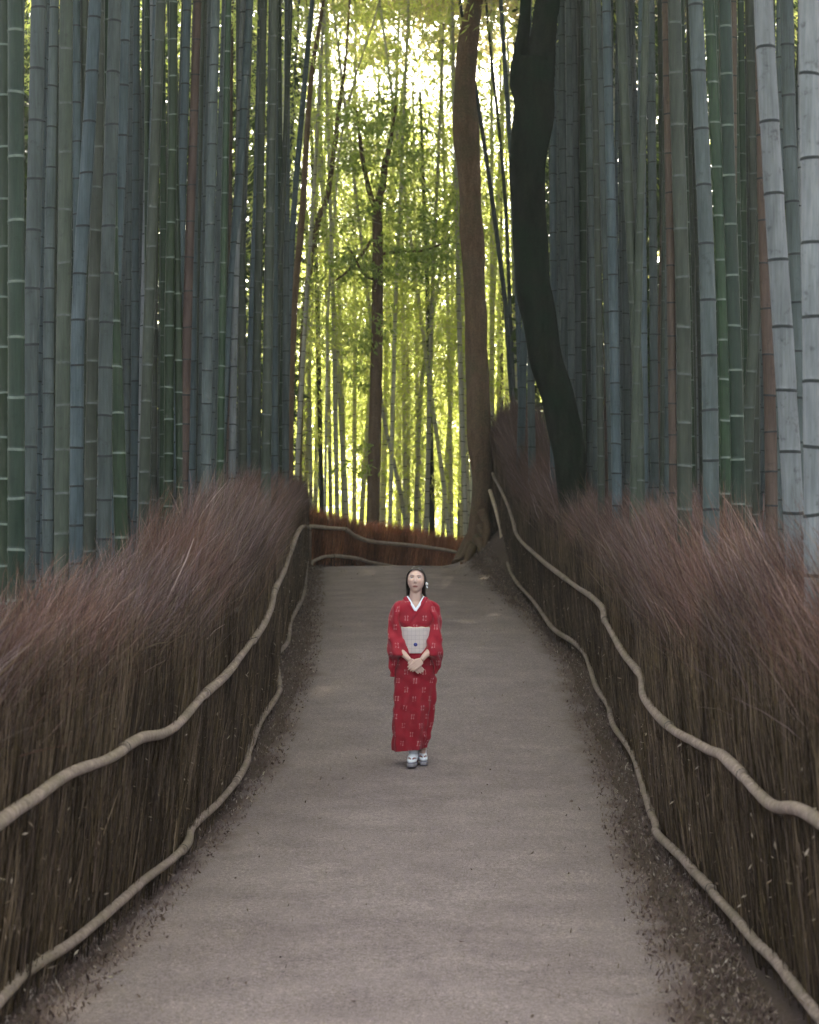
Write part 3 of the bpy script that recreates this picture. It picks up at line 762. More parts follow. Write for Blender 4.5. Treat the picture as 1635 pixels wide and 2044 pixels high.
RIGHT = [
 ([(922,13),(948,150),(970,300),(988,430),(1010,607),(1026,860)], 11, 'grey', 'slim culm leaning left across the top of the brown tree trunk'),
 ([(971,20),(986,170),(1001,300),(1011,440),(1020,670),(1028,850)], 10, 'grey', 'slim culm leaning left between the two big trunks'),
 ([(985,450),(993,640),(1001,800)], 7, 'pale', 'very thin whitish culm just right of the brown tree trunk'),
 ([(999,0),(1010,170),(1021,330),(1030,500)], 12, 'blue', 'bluish culm touching the left side of the dark forked trunk high up'),
 ([(1050,640),(1045,690),(1039,930)], 17, 'blue', 'slate culm base just left of the dark trunk'),
 ([(1059,700),(1060,800),(1062,930)], 16, 'grey', 'grey culm base touching the left edge of the dark trunk'),
 ([(1098,200),(1103,350),(1104,560),(1113,720)], 15, 'grey', 'grey culm right behind the dark trunk, hugging its right edge'),
 ([(1108,100),(1115,250),(1125,360),(1131,500),(1140,700)], 10, 'green', 'slim green culm leaning left, first green one right of the dark trunk'),
 ([(1119,0),(1126,200),(1138,600),(1140,800)], 9, 'brown', 'thin brown-grey cane right of the dark trunk'),
 ([(1127,0),(1133,200),(1139,460),(1141,660),(1142,850)], 13, 'pale', 'slim whitish speckled culm right of the dark trunk'),
 ([(1150,0),(1149,200),(1146,500),(1144,800)], 7, 'green', 'very thin green cane beside the green culm with white rings, right of the dark trunk'),
 ([(1164,0),(1162,300),(1163,600),(1159,940)], 19, 'green', 'upright deep green culm with bright white rings, right of the dark trunk'),
 ([(1178,200),(1180,400),(1181,900)], 12, 'brown', 'rusty brown culm behind the deep green white-ringed culm'),
 ([(1182,0),(1187,200),(1191,440),(1195,660),(1199,970)], 17, 'blue', 'medium slate culm leaning slightly left, beside a rusty brown one'),
 ([(1195,0),(1203,220),(1209,440),(1214,620),(1224,970)], 19, 'grey', 'medium grey culm leaning left, middle of the right stand'),
 ([(1215,0),(1223,150),(1228,380),(1236,800)], 10, 'far', 'thin pale green cane behind two grey culms of the right stand'),
 ([(1232,200),(1230,400),(1237,700),(1246,950)], 11, 'blue', 'thin light slate culm left of the grey-olive leaning culm'),
 ([(1238,0),(1247,220),(1255,380),(1263,560),(1273,750),(1277,1000)], 23, 'olive', 'grey-olive culm leaning left, middle of the right stand'),
 ([(1258,0),(1258,300),(1256,600)], 15, 'grey', 'grey culm half hidden between two wider culms, right stand'),
 ([(1277,0),(1278,400),(1281,600)], 20, 'blue', 'straight blue-grey culm with many dark rings, right stand'),
 ([(1292,0),(1293,400),(1294,900)], 9, 'green', 'thin dark green cane against a blue-grey culm, right stand'),
 ([(1303,0),(1305,300),(1307,600),(1307,1000)], 15, 'green', 'dark green culm with white rings, centre of the right stand'),
 ([(1318,0),(1322,220),(1328,450),(1336,620),(1327,850),(1322,1050)], 12, 'pale', 'slim light culm crossing a rusty brown culm, right stand'),
 ([(1331,350),(1324,500),(1319,760),(1318,950)], 17, 'brown', 'rusty brown culm behind slim light culm, centre of the right stand'),
 ([(1332,0),(1335,200),(1341,600),(1342,1040)], 14, 'green', 'green culm touching the left side of the thick brown-olive culm'),
 ([(1348,0),(1353,250),(1361,470),(1366,650),(1367,1050)], 31, 'olive', 'thick brown-olive culm left of a dark gap, right stand'),
 ([(1368,0),(1375,330),(1380,600)], 12, 'grey', 'thin dusky culm edging the dark gap, right stand'),
 ([(1389,0),(1396,180),(1405,340),(1413,560),(1419,860),(1420,1080)], 34, 'grey', 'thick clean grey culm leaning left, right of the dark gap'),
 ([(1416,0),(1425,190),(1436,420),(1445,660),(1450,860),(1452,1040)], 26, 'green', 'green-olive culm with white rings just right of the thick clean grey culm'),
 ([(1452,0),(1456,260),(1461,480),(1468,660),(1474,900),(1475,1050)], 29, 'teal', 'thick dark teal culm leaning left, right stand'),
 ([(1478,0),(1482,300),(1485,600),(1486,1000)], 17, 'green', 'narrow dark green culm right of the thick teal culm'),
 ([(1496,0),(1502,260),(1506,500),(1506,650)], 22, 'olive', 'grey-green blotchy culm left of the big whitish culm'),
 ([(1522,430),(1519,500),(1511,630),(1497,750),(1490,1000)], 24, 'olive', 'green-grey culm bending right, left of the rusty brown sheath culm'),
 ([(1512,640),(1509,860),(1507,1050)], 18, 'grey', 'grey mottled culm base beside the rusty brown sheath culm'),
 ([(1520,330),(1526,560),(1531,660),(1538,830),(1540,1080)], 26, 'brown', 'rusty brown dead culm left of the big whitish culm'),
 ([(1526,0),(1537,220),(1547,400),(1559,580),(1573,800),(1589,1100)], 43, 'pale', 'thickest whitish mottled culm, leaning left, near the right border'),
 ([(1573,0),(1577,260),(1584,420),(1592,600),(1596,1000)], 30, 'grey', 'grey culm between the two thick whitish culms at the right border'),
 ([(1623,0),(1627,500),(1630,1100)], 48, 'pale', 'thick whitish culm cut by the photo\'s right border'),
]
for i, (pts, w, c_, lab) in enumerate(LEFT): add_culm(pts, w, c_, lab, 'L', crown='side' if (i % 2 or w > 24) else None)
for i, (pts, w, c_, lab) in enumerate(RIGHT):
    add_culm(pts, w, c_, lab, 'R', crown='side' if (i % 2 or w > 24) else None, d=(0.115 * F / w if w > 40 else None))

# rows behind, seen only through the gaps
rg = np.random.default_rng(21)
def filler(side, n, pxa, pxb, dlo, dhi, label, dia=(.075, .115), crown='side'):
    for i in range(n):
        px = pxa + (pxb - pxa) * (i + rg.random()) / n
        d = dlo + (dhi - dlo) * rg.random()
        if side == 'L': d = max(d, fl.depth_at(min(px, 600)) + 2.0)
        if side == 'R': d = max(d, fr.depth_at(max(px, 985)) + 2.0)
        dm = rg.uniform(*dia); w = dm * F / d
        c_ = rg.choice(['grey', 'olive', 'green', 'pale', 'blue', 'brown'], p=[.40, .25, .12, .05, .13, .05])
        slope = rg.standard_normal() * 12 + (14 if side == 'L' else -14)
        add_culm([(px + slope, 0), (px + slope * .35, 600), (px, 1050)], w, str(c_), label, side, d=d, dia=dm, crown=crown if i % 3 == 0 else None,
                 group='shaded bamboo culms behind the front row, ' + ('left' if side == 'L' else 'right'), seed=int(rg.integers(1e6)))
filler('L', 80, -30, 575, 20, 40, 'dim culm glimpsed behind the front row of the left stand')
filler('R', 74, 1100, 1670, 18, 38, 'dim culm glimpsed behind the front row of the right stand')

# unseen stems added beside the near end of the path; their crowns shade it
for i in range(14):
    y_ = -7 + 13.0 * (i // 2) / 6 + rg.random(); x_ = (-1 if i % 2 else 1) * rg.uniform(2.7, 3.6)
    px = CX + x_ * F / max(y_, 1); gz_ = float(G(x_, y_))
    root = empty('bamboo_culm', (x_, y_, gz_)); tag(root, 'unseen grey-green culm added beside the near end of the path to shade it', 'bamboo', 'unseen bamboo culms added to shade the near end of the path')
    sw = -np.sign(x_) * .5
    me = make_culm_mesh(None, lambda z: (x_ + sw * ((z - gz_) / 14) ** 2, y_ + 0 * z), .05, (gz_, gz_ + 14), rg, 10, .33, 'node_dark', 'grey')
    link('culm', me, root)
    c_ = bpy.data.objects.new('foliage', CROWN_SIDE[i % 4]); COL.objects.link(c_); c_.parent = root
    c_.location = (0, 0, 8.2); c_.rotation_euler = (0, 0, 0 if x_ < 0 else math.pi); c_.scale = (1.6, 1.6, 1.2)

# bright stand beyond the bend
def far_stand(n, pxa, pxb, dlo, dhi, label, wl, lean=10, group=None, hts=(13, 17)):
    for i in range(n):
        px = pxa + (pxb - pxa) * (i + rg.random()) / n; d = rg.uniform(dlo, dhi); dm = rg.uniform(*wl); w = dm * F / d
        s = rg.standard_normal() * lean
        if rg.random() < .15: s *= 3
        x_, _, _ = P(px, 0, d); gz_ = float(G(x_, d))
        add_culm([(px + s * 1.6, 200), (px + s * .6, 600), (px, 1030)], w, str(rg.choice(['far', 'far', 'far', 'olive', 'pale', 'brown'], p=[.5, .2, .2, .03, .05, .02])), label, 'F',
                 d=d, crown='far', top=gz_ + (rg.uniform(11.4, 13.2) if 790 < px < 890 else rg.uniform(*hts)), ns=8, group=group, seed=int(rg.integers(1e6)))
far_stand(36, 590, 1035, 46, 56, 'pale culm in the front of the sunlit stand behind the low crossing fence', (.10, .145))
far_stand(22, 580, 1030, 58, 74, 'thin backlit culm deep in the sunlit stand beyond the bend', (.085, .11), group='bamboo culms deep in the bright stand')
SPEC = [
 ([(750,30),(712,140),(678,280),(655,600),(650,900)], 6, 44, 'far', 'thin cane arching right at the top left of the bright gap'),
 ([(755,760),(770,860),(795,960),(808,1030)], 9, 47, 'far', 'pale culm leaning left low in the bright gap, right of the central trunk'),
 ([(876,560),(850,700),(838,800),(830,1030)], 9, 48, 'far', 'pale culm leaning right in the middle of the bright gap'),
 ([(867,840),(880,920),(893,1030)], 9, 47, 'far', 'short-looking culm leaning left, near the brown trunk in the bright gap'),
 ([(915,560),(921,800),(928,1000)], 11, 45, 'far', 'pale culm just left of the brown tree trunk in the bright gap'),
 ([(630,330),(612,600),(600,800),(592,960)], 10, 43, 'far', 'pale green culm leaning right at the left edge of the bright gap'),
]
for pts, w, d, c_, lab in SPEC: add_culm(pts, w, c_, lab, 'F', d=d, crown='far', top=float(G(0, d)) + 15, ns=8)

# ------------------------------------------------------------------ trees
def limb(pts_px, d, widths, extra=None, ns=18, lump=0.03, rg_=None, n=60, yoff=None):
    w3 = np.array([P(px, py, d if yoff is None else d + yoff[i]) for i, (px, py) in enumerate(pts_px)])
    r_ = np.array(widths) * d / F / 2
    c = smooth_curve(np.hstack([w3, r_[:, None]]), n)
    return tube(c[:, :3], c[:, 3], ns, True, lump, rg_ or rng)

def smooth_bumps(v, amp, sc, seed):
    return v + np.array([[mnoise.noise(Vector((p[0] * sc, p[1] * sc, p[2] * sc * .5 + seed + k * 9))) for k in range(3)] for p in v]) * amp

DT = empty('tree', (P(1146, 1100, 24.5)[0], 24.5, float(G(2.2, 24.5))))
tag(DT, 'thick mossy near-black trunk, bent and forked high up, rising from the right fence', 'tree')
pts = [(1158, 1098), (1150, 1065), (1142, 1035), (1140, 971), (1132, 890), (1114, 800), (1090, 714), (1072, 607), (1064, 560), (1056, 428), (1053, 342), (1063, 257), (1066, 205), (1062, 165), (1070, 120)]
wid = [74, 65, 58, 60, 64, 69, 70, 70, 69, 66, 72, 78, 80, 82, 70]
tb = MB(); v, q = limb(pts, 24.5, wid, n=110, ns=26, lump=0.0); tb.add(smooth_bumps(v, .035, 3.5, 3), q)
link('trunk', tb.mesh('trunk', [M['bark_dark']]), DT)
v, q = limb([(1056, 235), (1046, 195), (1034, 150), (1042, 90), (1049, 0), (1054, -120), (1040, -400), (1020, -800)], 24.5, [40, 44, 34, 28, 22, 22, 18, 8], n=60)
link('limb', MB().add(smooth_bumps(v, .02, 4, 1), q).mesh('limb', [M['bark_dark']]), DT)
v, q = limb([(1066, 215), (1074, 165), (1078, 120), (1084, 70), (1094, 0), (1112, -90), (1150, -400), (1170, -900)], 24.5, [66, 66, 56, 52, 50, 46, 34, 10], n=60)
link('limb', MB().add(smooth_bumps(v, .02, 4, 2), q).mesh('limb', [M['bark_dark']]), DT)

BT = empty('tree', (P(940, 1095, 38.2)[0], 38.2, 1.3))
tag(BT, 'tall smooth brown trunk at the end of the right fence, roots spreading onto the path', 'tree')
pts = [(938, 1130), (945, 1085), (953, 1056), (962, 971), (956, 890), (955, 800), (952, 714), (950, 628), (948, 600), (944, 514), (940, 428), (935, 342), (930, 257), (928, 171), (934, 86), (946, 20), (955, -60), (975, -400)]
wid = [72, 46, 38, 40, 46, 46, 45, 44, 43, 45, 45, 46, 53, 42, 41, 34, 32, 20]
v, q = limb(pts, 38.2, wid, n=120, ns=22, lump=0.0)
link('trunk', MB().add(smooth_bumps(v, .03, 3.0, 8), q).mesh('trunk', [M['bark']]), BT)
for k_, pp in enumerate([[(940, 1085), (928, 1105), (916, 1116), (906, 1120)], [(950, 1070), (958, 1095), (955, 1112), (940, 1120)], [(958, 1050), (972, 1080), (985, 1100), (1002, 1112)],
                         [(960, 1020), (972, 1050), (968, 1085), (962, 1105), (948, 1117)], [(955, 1075), (965, 1108), (985, 1116), (998, 1122)], [(945, 1090), (935, 1112), (930, 1122), (922, 1124)]]):
    n_ = len(pp); v, q = limb(pp, 37.9 - .18 * k_, np.linspace(18, 7, n_), n=24, ns=8, yoff=-np.linspace(0, .5, n_)); link('root', MB().add(smooth_bumps(v, .02, 6, k_), q).mesh('root', [M['bark']]), BT)

def leaf_clumps(centres, rad, per, lsize, seed, m_, flat=.55, ratio=.16):
    rg = np.random.default_rng(seed); C_ = []
    for c, r_ in zip(centres, rad):
        k = max(8, int(per * r_ * r_)); p = rg.standard_normal((k, 3)) * np.array([r_, r_, r_ * flat]) * .55; C_.append(np.asarray(c) + p)
    C_ = np.vstack(C_); n = len(C_)
    D_ = rg.standard_normal((n, 3)) + np.array([0, 0, -.5]); D_ /= np.linalg.norm(D_, axis=1)[:, None]
    S_ = np.cross(D_, rg.standard_normal((n, 3))); S_ /= np.linalg.norm(S_, axis=1)[:, None] + 1e-9
    L_ = (lsize * (.7 + .6 * rg.random(n)))[:, None]
    v = np.stack([C_, C_ + D_ * L_ * .45 + S_ * L_ * ratio, C_ + D_ * L_, C_ + D_ * L_ * .45 - S_ * L_ * ratio], 1).reshape(-1, 3)
    return v, np.arange(4 * n).reshape(n, 4), np.repeat(rg.random(n), 4)[:, None] * np.ones((1, 3))

# leafy tree in the middle of the gap
DM = 43.5
CT = empty('tree', (P(745, 1040, DM)[0], DM, float(G(P(745, 1040, DM)[0], DM))))
tag(CT, 'slim dark forked tree with small glossy leaves in the middle of the bright gap', 'tree')
v, q = limb([(742, 1120), (744, 1050), (746, 960), (750, 800), (753, 640), (754, 500), (753, 440), (752, 410)], DM, [36, 27, 26, 25, 23, 21, 20, 18], n=60, ns=12)
tm = MB().add(v, q)
link('trunk', tm.mesh('trunk', [M['bark_far']]), CT)
lm = []
BR = [([(752, 420), (740, 390), (728, 340), (720, 290), (712, 220)], [13, 11, 9, 8, 4]), ([(752, 420), (764, 370), (768, 330), (778, 290), (790, 210)], [16, 15, 13, 9, 4]),
      ([(752, 560), (725, 545), (700, 500), (735, 410), (750, 390)][:3], [7, 6, 4]), ([(755, 508), (800, 502), (845, 500), (880, 488), (905, 480)], [7, 5, 5, 4, 3]),
      ([(742, 480), (720, 510), (695, 540), (670, 560)], [7, 6, 5, 3])]
for pp, ww in BR:
    v, q = limb(pp, DM, ww, n=24, ns=8, yoff=np.linspace(0, -.6, len(pp)))
    link('branch', MB().add(v, q).mesh('branch', [M['bark_far']]), CT)
rgc = np.random.default_rng(4); cen = []; rad = []
for (px, py, r_, k) in [(775, 300, 70, 10), (830, 310, 50, 6), (720, 330, 50, 5), (870, 440, 70, 10), (820, 450, 60, 8), (880, 500, 50, 8), (800, 545, 50, 6), (850, 540, 60, 8), (700, 540, 60, 8),
                        (660, 560, 40, 4), (760, 660, 18, 3), (755, 640, 16, 2), (720, 700, 30, 4), (730, 890, 20, 3), (735, 500, 40, 4), (900, 400, 40, 4), (690, 470, 30, 3), (715, 760, 25, 3), (720, 940, 20, 3), (715, 240, 40, 9), (790, 215, 45, 9), (750, 255, 40, 8), (820, 500, 40, 6), (690, 520, 30, 6), (740, 420, 30, 5), (800, 370, 50, 7)]:
    for _ in range(k):
        x, y, z = P(px + rgc.standard_normal() * r_ * .6, py + rgc.standard_normal() * r_ * .3, DM - .3); cen.append((x, y + rgc.standard_normal() * .7, z)); rad.append(.22 + .2 * rgc.random())
v, q, c_ = leaf_clumps(cen, rad, 300, .15, 5, None, .4, .17)
link('crown', mesh_np('crown', v, q, [M['broadleaf']], False, None, c_), CT)

for pp, ww, d, lab in [([(645, 0), (620, 170), (603, 430), (588, 600), (580, 800), (578, 980)], [7, 10, 13, 14, 15, 15], 41, 'slender dark brown trunk leaning right at the left edge of the bright gap'),
                       ([(690, 120), (683, 170), (655, 385), (636, 440), (610, 600), (600, 800), (596, 980)], [5, 8, 11, 11, 12, 12, 12], 44, 'slender brown trunk bending right, behind the left edge of the bright gap')]:
    o = empty('tree', (P(*pp[-1], d)[0], d, float(G(P(*pp[-1], d)[0], d)))); tag(o, lab, 'tree')
    v, q = limb([(pp[0][0] + 25, -250)] + pp + [(pp[-1][0], 1090)], d, [4] + ww + [ww[-1] + 2], n=60, ns=10)
    link('trunk', MB().add(v, q).mesh('trunk', [M['bark_far']]), o)
    cen = [P(pp[0][0] + 25 + rgc.standard_normal() * 60, -200 + rgc.standard_normal() * 90, d) for _ in range(40)]
    v, q, c_ = leaf_clumps(cen, [.4] * 40, 300, .14, int(d), None, .5)
    link('crown', mesh_np('crown', v, q, [M['broadleaf']], False, None, c_), o)
# unseen crowns of the two big trees, added and shaped to shade the path
def shade_crown(root, x, y, z, sx_, sy_, sz_, n_, seed):
    rg = np.random.default_rng(seed)
    cen = np.stack([x + rg.uniform(-sx_, sx_, n_), y + rg.uniform(-sy_, sy_, n_), z + rg.uniform(-sz_, sz_, n_)], -1)
    v, q, c_ = leaf_clumps(cen, [.9] * n_, 190, .30, seed, None, .5)
    link('crown', mesh_np('crown', v, q, [M['crownleaf']], False, None, c_), root)
shade_crown(DT, 1.4, 33, 15.8, 4.2, 9, 2.4, 420, 71)
shade_crown(BT, 2.0, 49, 17.8, 4.8, 11, 2.2, 480, 72)

# far wood: loose leaf masses that close the view
def far_wood(n, seed, y0, y1, x0, x1, z0f, z1f, lsize, thr, sc, label, name='far_foliage', fan=None):
    rg = np.random.default_rng(seed)
    p = np.stack([rg.uniform(x0, x1, n), rg.uniform(y0, y1, n), rg.random(n)], -1)
    p[:, 2] = z0f + (z1f - z0f) * p[:, 2]
    if fan: p[:, 0] = (rg.uniform(fan[0], fan[1], n) - CX) * p[:, 1] / F
    nz = np.array([mnoise.noise(Vector((a * sc, b_ * sc, c * sc * 1.4 + seed))) + .5 * mnoise.noise(Vector((a * sc * 2.7, b_ * sc * 2.7, c * sc * 2.7))) for a, b_, c in p])
    p = p[nz > thr]; n = len(p)
    D_ = rg.standard_normal((n, 3)) + np.array([0, 0, -.4]); D_ /= np.linalg.norm(D_, axis=1)[:, None]
    S_ = np.cross(D_, rg.standard_normal((n, 3))); S_ /= np.linalg.norm(S_, axis=1)[:, None] + 1e-9
    L_ = (lsize * (.6 + .8 * rg.random(n)))[:, None]
    v = np.stack([p, p + D_ * L_ * .45 + S_ * L_ * .16, p + D_ * L_, p + D_ * L_ * .45 - S_ * L_ * .16], 1).reshape(-1, 3)
    o = link(name, mesh_np(name, v, np.arange(4 * n).reshape(n, 4), [M['farleaf']], False, None, np.repeat(rg.random(n), 4)[:, None] * np.ones((1, 3))))
    tag(o, label, 'foliage', kind='stuff')
far_wood(50000, 31, 82, 90, -14, 17, -5, 13, .40, 0.0, .25, 'glowing yellow-green leaves of the far wood closing the view beyond the bamboo')

# ------------------------------------------------------------------ the woman in the red kimono
S = 1 / 239.4
PX0, PY0, PD = 829.0, 1537.0, 16.6
def hx(px): return (px - PX0) * S
def hz(py): return (PY0 - py) * S
person_x = (PX0 - CX) * PD / F
_u = (person_x - CL(PD)) / hw
person_z = float(G(CL(PD), PD)) + 0.012 + 0.022 * (1 - _u * _u) + .002
PERSON = empty('person', (person_x, PD, person_z))
tag(PERSON, 'woman in a red patterned kimono with pale sash, hands folded, looking up', 'person')
def plink(name, me, parent=PERSON):
    o = bpy.data.objects.new(name, me); COL.objects.link(o); o.parent = parent; return o

def skin_mat():
    m, nt, b = mat('skin')
    at = N(nt, 'ShaderNodeAttribute', attribute_name='tint'); nt.links.new(at.outputs['Color'], b.inputs['Base Color'])
    b.inputs['Roughness'].default_value = 0.5; b.inputs['Specular IOR Level'].default_value = 0.35
    b.inputs['Subsurface Weight'].default_value = 0.08; b.inputs['Subsurface Radius'].default_value = (.01, .004, .002)
    return m
M['skin'] = skin_mat()
M['hair'] = simple('hair', (0.022, 0.014, 0.011), 0.36, 0.4, 60)
M['white_cloth'] = simple('white_cloth', (0.74, 0.76, 0.82), 0.8, 0.05)
M['eye_white'] = simple('eye_white', (0.60, 0.57, 0.55), 0.3, 0.05)
M['iris'] = simple('iris', (0.015, 0.010, 0.008), 0.2, 0.1)
M['sole'] = simple('sandal_sole', (0.26, 0.24, 0.27), 0.6, 0.2)
M['strap'] = simple('sandal_strap', (0.30, 0.13, 0.12), 0.6, 0.2)
M['brooch'] = simple('brooch_glass', (0.035, 0.04, 0.20), 0.15, 0.3, 30, 0, .6)
M['cream'] = simple('cream_cloth', (0.55, 0.46, 0.36), 0.8, 0.1)

# kimono cloth: crimson with a staggered grid of small pale double cross marks (UV in metres)
m, nt, b = mat('kimono_cloth'); M['kimono'] = m
uvn = N(nt, 'ShaderNodeUVMap'); sp = N(nt, 'ShaderNodeSeparateXYZ'); nt.links.new(uvn.outputs[0], sp.inputs[0])
px_, py_k = 0.150, 0.074
rowf = math_(nt, 'DIVIDE', sp.outputs[1], py_k); row = math_(nt, 'FLOOR', rowf)
odd = math_(nt, 'MODULO', math_(nt, 'ADD', row, 100.0), 2.0)
uu = math_(nt, 'ADD', math_(nt, 'DIVIDE', sp.outputs[0], px_), math_(nt, 'MULTIPLY', odd, 0.5))
fx = math_(nt, 'SUBTRACT', math_(nt, 'FRACT', math_(nt, 'ADD', uu, 50.0)), 0.5)      # -0.5..0.5 of 0.105
fy = math_(nt, 'SUBTRACT', math_(nt, 'FRACT', math_(nt, 'ADD', rowf, 50.0)), 0.5)
X_m = math_(nt, 'MULTIPLY', fx, px_); Y_m = math_(nt, 'MULTIPLY', fy, py_k)
ax = math_(nt, 'ABSOLUTE', X_m); ay = math_(nt, 'ABSOLUTE', Y_m)
barx = math_(nt, 'LESS_THAN', math_(nt, 'ABSOLUTE', math_(nt, 'SUBTRACT', ax, 0.0105)), 0.0024)
bary = math_(nt, 'LESS_THAN', ay, 0.023)
crx = math_(nt, 'LESS_THAN', math_(nt, 'ABSOLUTE', math_(nt, 'SUBTRACT', ax, 0.0105)), 0.0068)
cry = math_(nt, 'LESS_THAN', math_(nt, 'ABSOLUTE', math_(nt, 'SUBTRACT', ay, 0.0150)), 0.0030)
mk = math_(nt, 'MAXIMUM', math_(nt, 'MULTIPLY', barx, bary), math_(nt, 'MULTIPLY', crx, cry))
wear = noise(nt, 55, 2, .6); fa = ramp(nt, [(0.36, (0, 0, 0)), (0.52, (1, 1, 1))]); nt.links.new(wear.outputs['Fac'], fa.inputs['Fac'])
mk = math_(nt, 'MULTIPLY', math_(nt, 'MULTIPLY', mk, fa.outputs['Color']), 0.85)
n1 = noise(nt, 9, 3, .5)
r = ramp(nt, [(0.3, (0.25, 0.005, 0.016)), (0.7, (0.31, 0.008, 0.022))]); nt.links.new(n1.outputs['Fac'], r.inputs['Fac'])
c = mixc(nt, mk, r.outputs['Color'], (0.50, 0.22, 0.22)); nt.links.new(c, b.inputs['Base Color'])
b.inputs['Roughness'].default_value = 0.75; b.inputs['Specular IOR Level'].default_value = 0.25
b.inputs['Sheen Weight'].default_value = 0.15
M['kimono_plain'] = simple('kimono_collar_cloth', (0.29, 0.006, 0.022), 0.75, 0.12, 12)
m, nt, b = mat('obi_cloth'); M['obi'] = m
tc = N(nt, 'ShaderNodeTexCoord'); bt = N(nt, 'ShaderNodeTexBrick'); bt.offset = 0
bt.inputs['Scale'].default_value = 1; bt.inputs['Brick Width'].default_value = .032; bt.inputs['Row Height'].default_value = .036; bt.inputs['Mortar Size'].default_value = .0012
bt.inputs['Color1'].default_value = (.56, .47, .44, 1); bt.inputs['Color2'].default_value = (.50, .42, .40, 1); bt.inputs['Mortar'].default_value = (.38, .31, .30, 1)
uvn = N(nt, 'ShaderNodeUVMap'); nt.links.new(uvn.outputs[0], bt.inputs['Vector']); nt.links.new(bt.outputs['Color'], b.inputs['Base Color']); b.inputs['Roughness'].default_value = .8

# --- body: head sculpted, limbs skinned, all fused into one surface
def head_mesh():
    nu, nv = 72, 60
    th = np.linspace(0, 2 * np.pi, nu, endpoint=False); ph = np.linspace(0.02, np.pi - .02, nv)
    TH, PH = np.meshgrid(th, ph)
    x = np.sin(PH) * np.sin(TH); y = -np.sin(PH) * np.cos(TH); z = np.cos(PH)
    X_, Y_, Z_ = x * .077, y * .094, z * .112
    lo = np.clip(-z, 0, 1)
    X_ *= 1 - .34 * lo ** 1.6
    fr_ = np.clip(-y, 0, 1)
    Y_ = np.where(y > 0, Y_ * (1 - .25 * lo), Y_ * (1 - .10 * lo))
    Y_ -= .006 * fr_ * lo
    g = lambda cx, cz, sx, sz: np.exp(-((np.abs(X_) - cx) / sx) ** 2 / 2 - ((Z_ - cz) / sz) ** 2 / 2) * (y < 0)
    g0 = lambda cz, sx, sz: np.exp(-(X_ / sx) ** 2 / 2 - ((Z_ - cz) / sz) ** 2 / 2) * (y < 0)
    d = -.0205 * g0(-.030, .0095, .012) - .011 * g0(-.008, .0075, .020) - .004 * g(.011, -.036, .005, .006)
    d += .009 * g(.030, .008, .014, .010) - .005 * g(.030, .028, .020, .007) - .005 * g(.044, -.022, .016, .016)
    d += -.0065 * g0(-.062, .018, .0065) - .0045 * g0(-.072, .013, .005) + .0035 * g0(-.0672, .018, .0022) + .004 * g0(-.082, .02, .005) - .008 * g0(-.098, .018, .012)
    Y_ = Y_ + d
    v = np.stack([X_, Y_, Z_], -1).reshape(-1, 3)
    q = grid_quads(nv, nu)[:, ::-1]
    n = len(v); v = np.vstack([v, [[0, 0, .114]], [[0, -.005, -.114]]])
    i = np.arange(nu); j = (i + 1) % nu
    q = np.vstack([q, np.stack([i, j, np.full(nu, n), np.full(nu, -1)], 1), np.stack([(nv - 1) * nu + j, (nv - 1) * nu + i, np.full(nu, n + 1), np.full(nu, -1)], 1)])
    return v, q
HEAD_C = Vector((hx(830.5), -0.015, hz(1171.5)))
HROT = Matrix.Rotation(math.radians(1), 3, 'Y') @ Matrix.Rotation(math.radians(-4), 3, 'Z') @ Matrix.Rotation(math.radians(-16), 3, 'X')
HS = 0.94
def to_head(v): return (np.asarray(v) * HS) @ np.array(HROT).T + np.array(HEAD_C)

def skin_chain(verts, edges, radii, name):
    me = bpy.data.meshes.new(name); me.from_pydata(verts, edges, []); me.update()
    o = bpy.data.objects.new(name, me); COL.objects.link(o)
    sk = o.modifiers.new('s', 'SKIN'); sk.use_smooth_shade = True
    if not me.skin_vertices: me.skin_vertices.new()
    for i, r_ in enumerate(radii):
        sv = me.skin_vertices[0].data[i]; sv.radius = (r_, r_) if isinstance(r_, float) else r_
        sv.use_root = (i == 0)
    sb = o.modifiers.new('d', 'SUBSURF'); sb.levels = 2; sb.render_levels = 2
    dg = bpy.context.evaluated_depsgraph_get(); dg.update()
    ev = o.evaluated_get(dg); m2 = bpy.data.meshes.new_from_object(ev)
    v = np.array([x.co[:] for x in m2.vertices]); f = [list(p.vertices) for p in m2.polygons]
    bpy.data.objects.remove(o); bpy.data.meshes.remove(me); bpy.data.meshes.remove(m2)
    return v, f

BV, BF = [], []
def add_body(v, f):
    n = sum(len(a) for a in BV); BV.append(np.asarray(v)); BF.extend([[i + n for i in p if i >= 0] for p in f])
hv, hq = head_mesh(); add_body(to_head(hv), hq.tolist())
# torso, neck, arms, legs: closed tapering tubes, fused with the head below
def add_tube(pts, rads, sx=1.0, n=30):
    c = smooth_curve([tuple(p) + (r_,) for p, r_ in zip(pts, rads)], n)
    v, q = tube(c[:, :3], c[:, 3], 24, True)
    if sx != 1.0:
        v[:, 0] = c[0, 0] + (v[:, 0] - c[0, 0]) * sx
    add_body(v, q.tolist())
add_tube([(0, .01, .80), (0, .0, 1.0), (0, 0, 1.16), (0, .012, 1.26), (0.0, .02, 1.33), (0, .02, 1.36)], [.09, .088, .084, .088, .070, .03], 1.25)
add_tube([(.0, .025, 1.27), (.001, .018, 1.34), (.003, .008, 1.40), (.006, .0, 1.46), (.008, 0, 1.51)], [.075, .058, .050, .050, .05])
add_tube([(0, .012, 1.20), (.0, -.012, 1.26), (.0, -.004, 1.30), (0, .01, 1.34)], [.05, .078, .070, .05], 1.1)
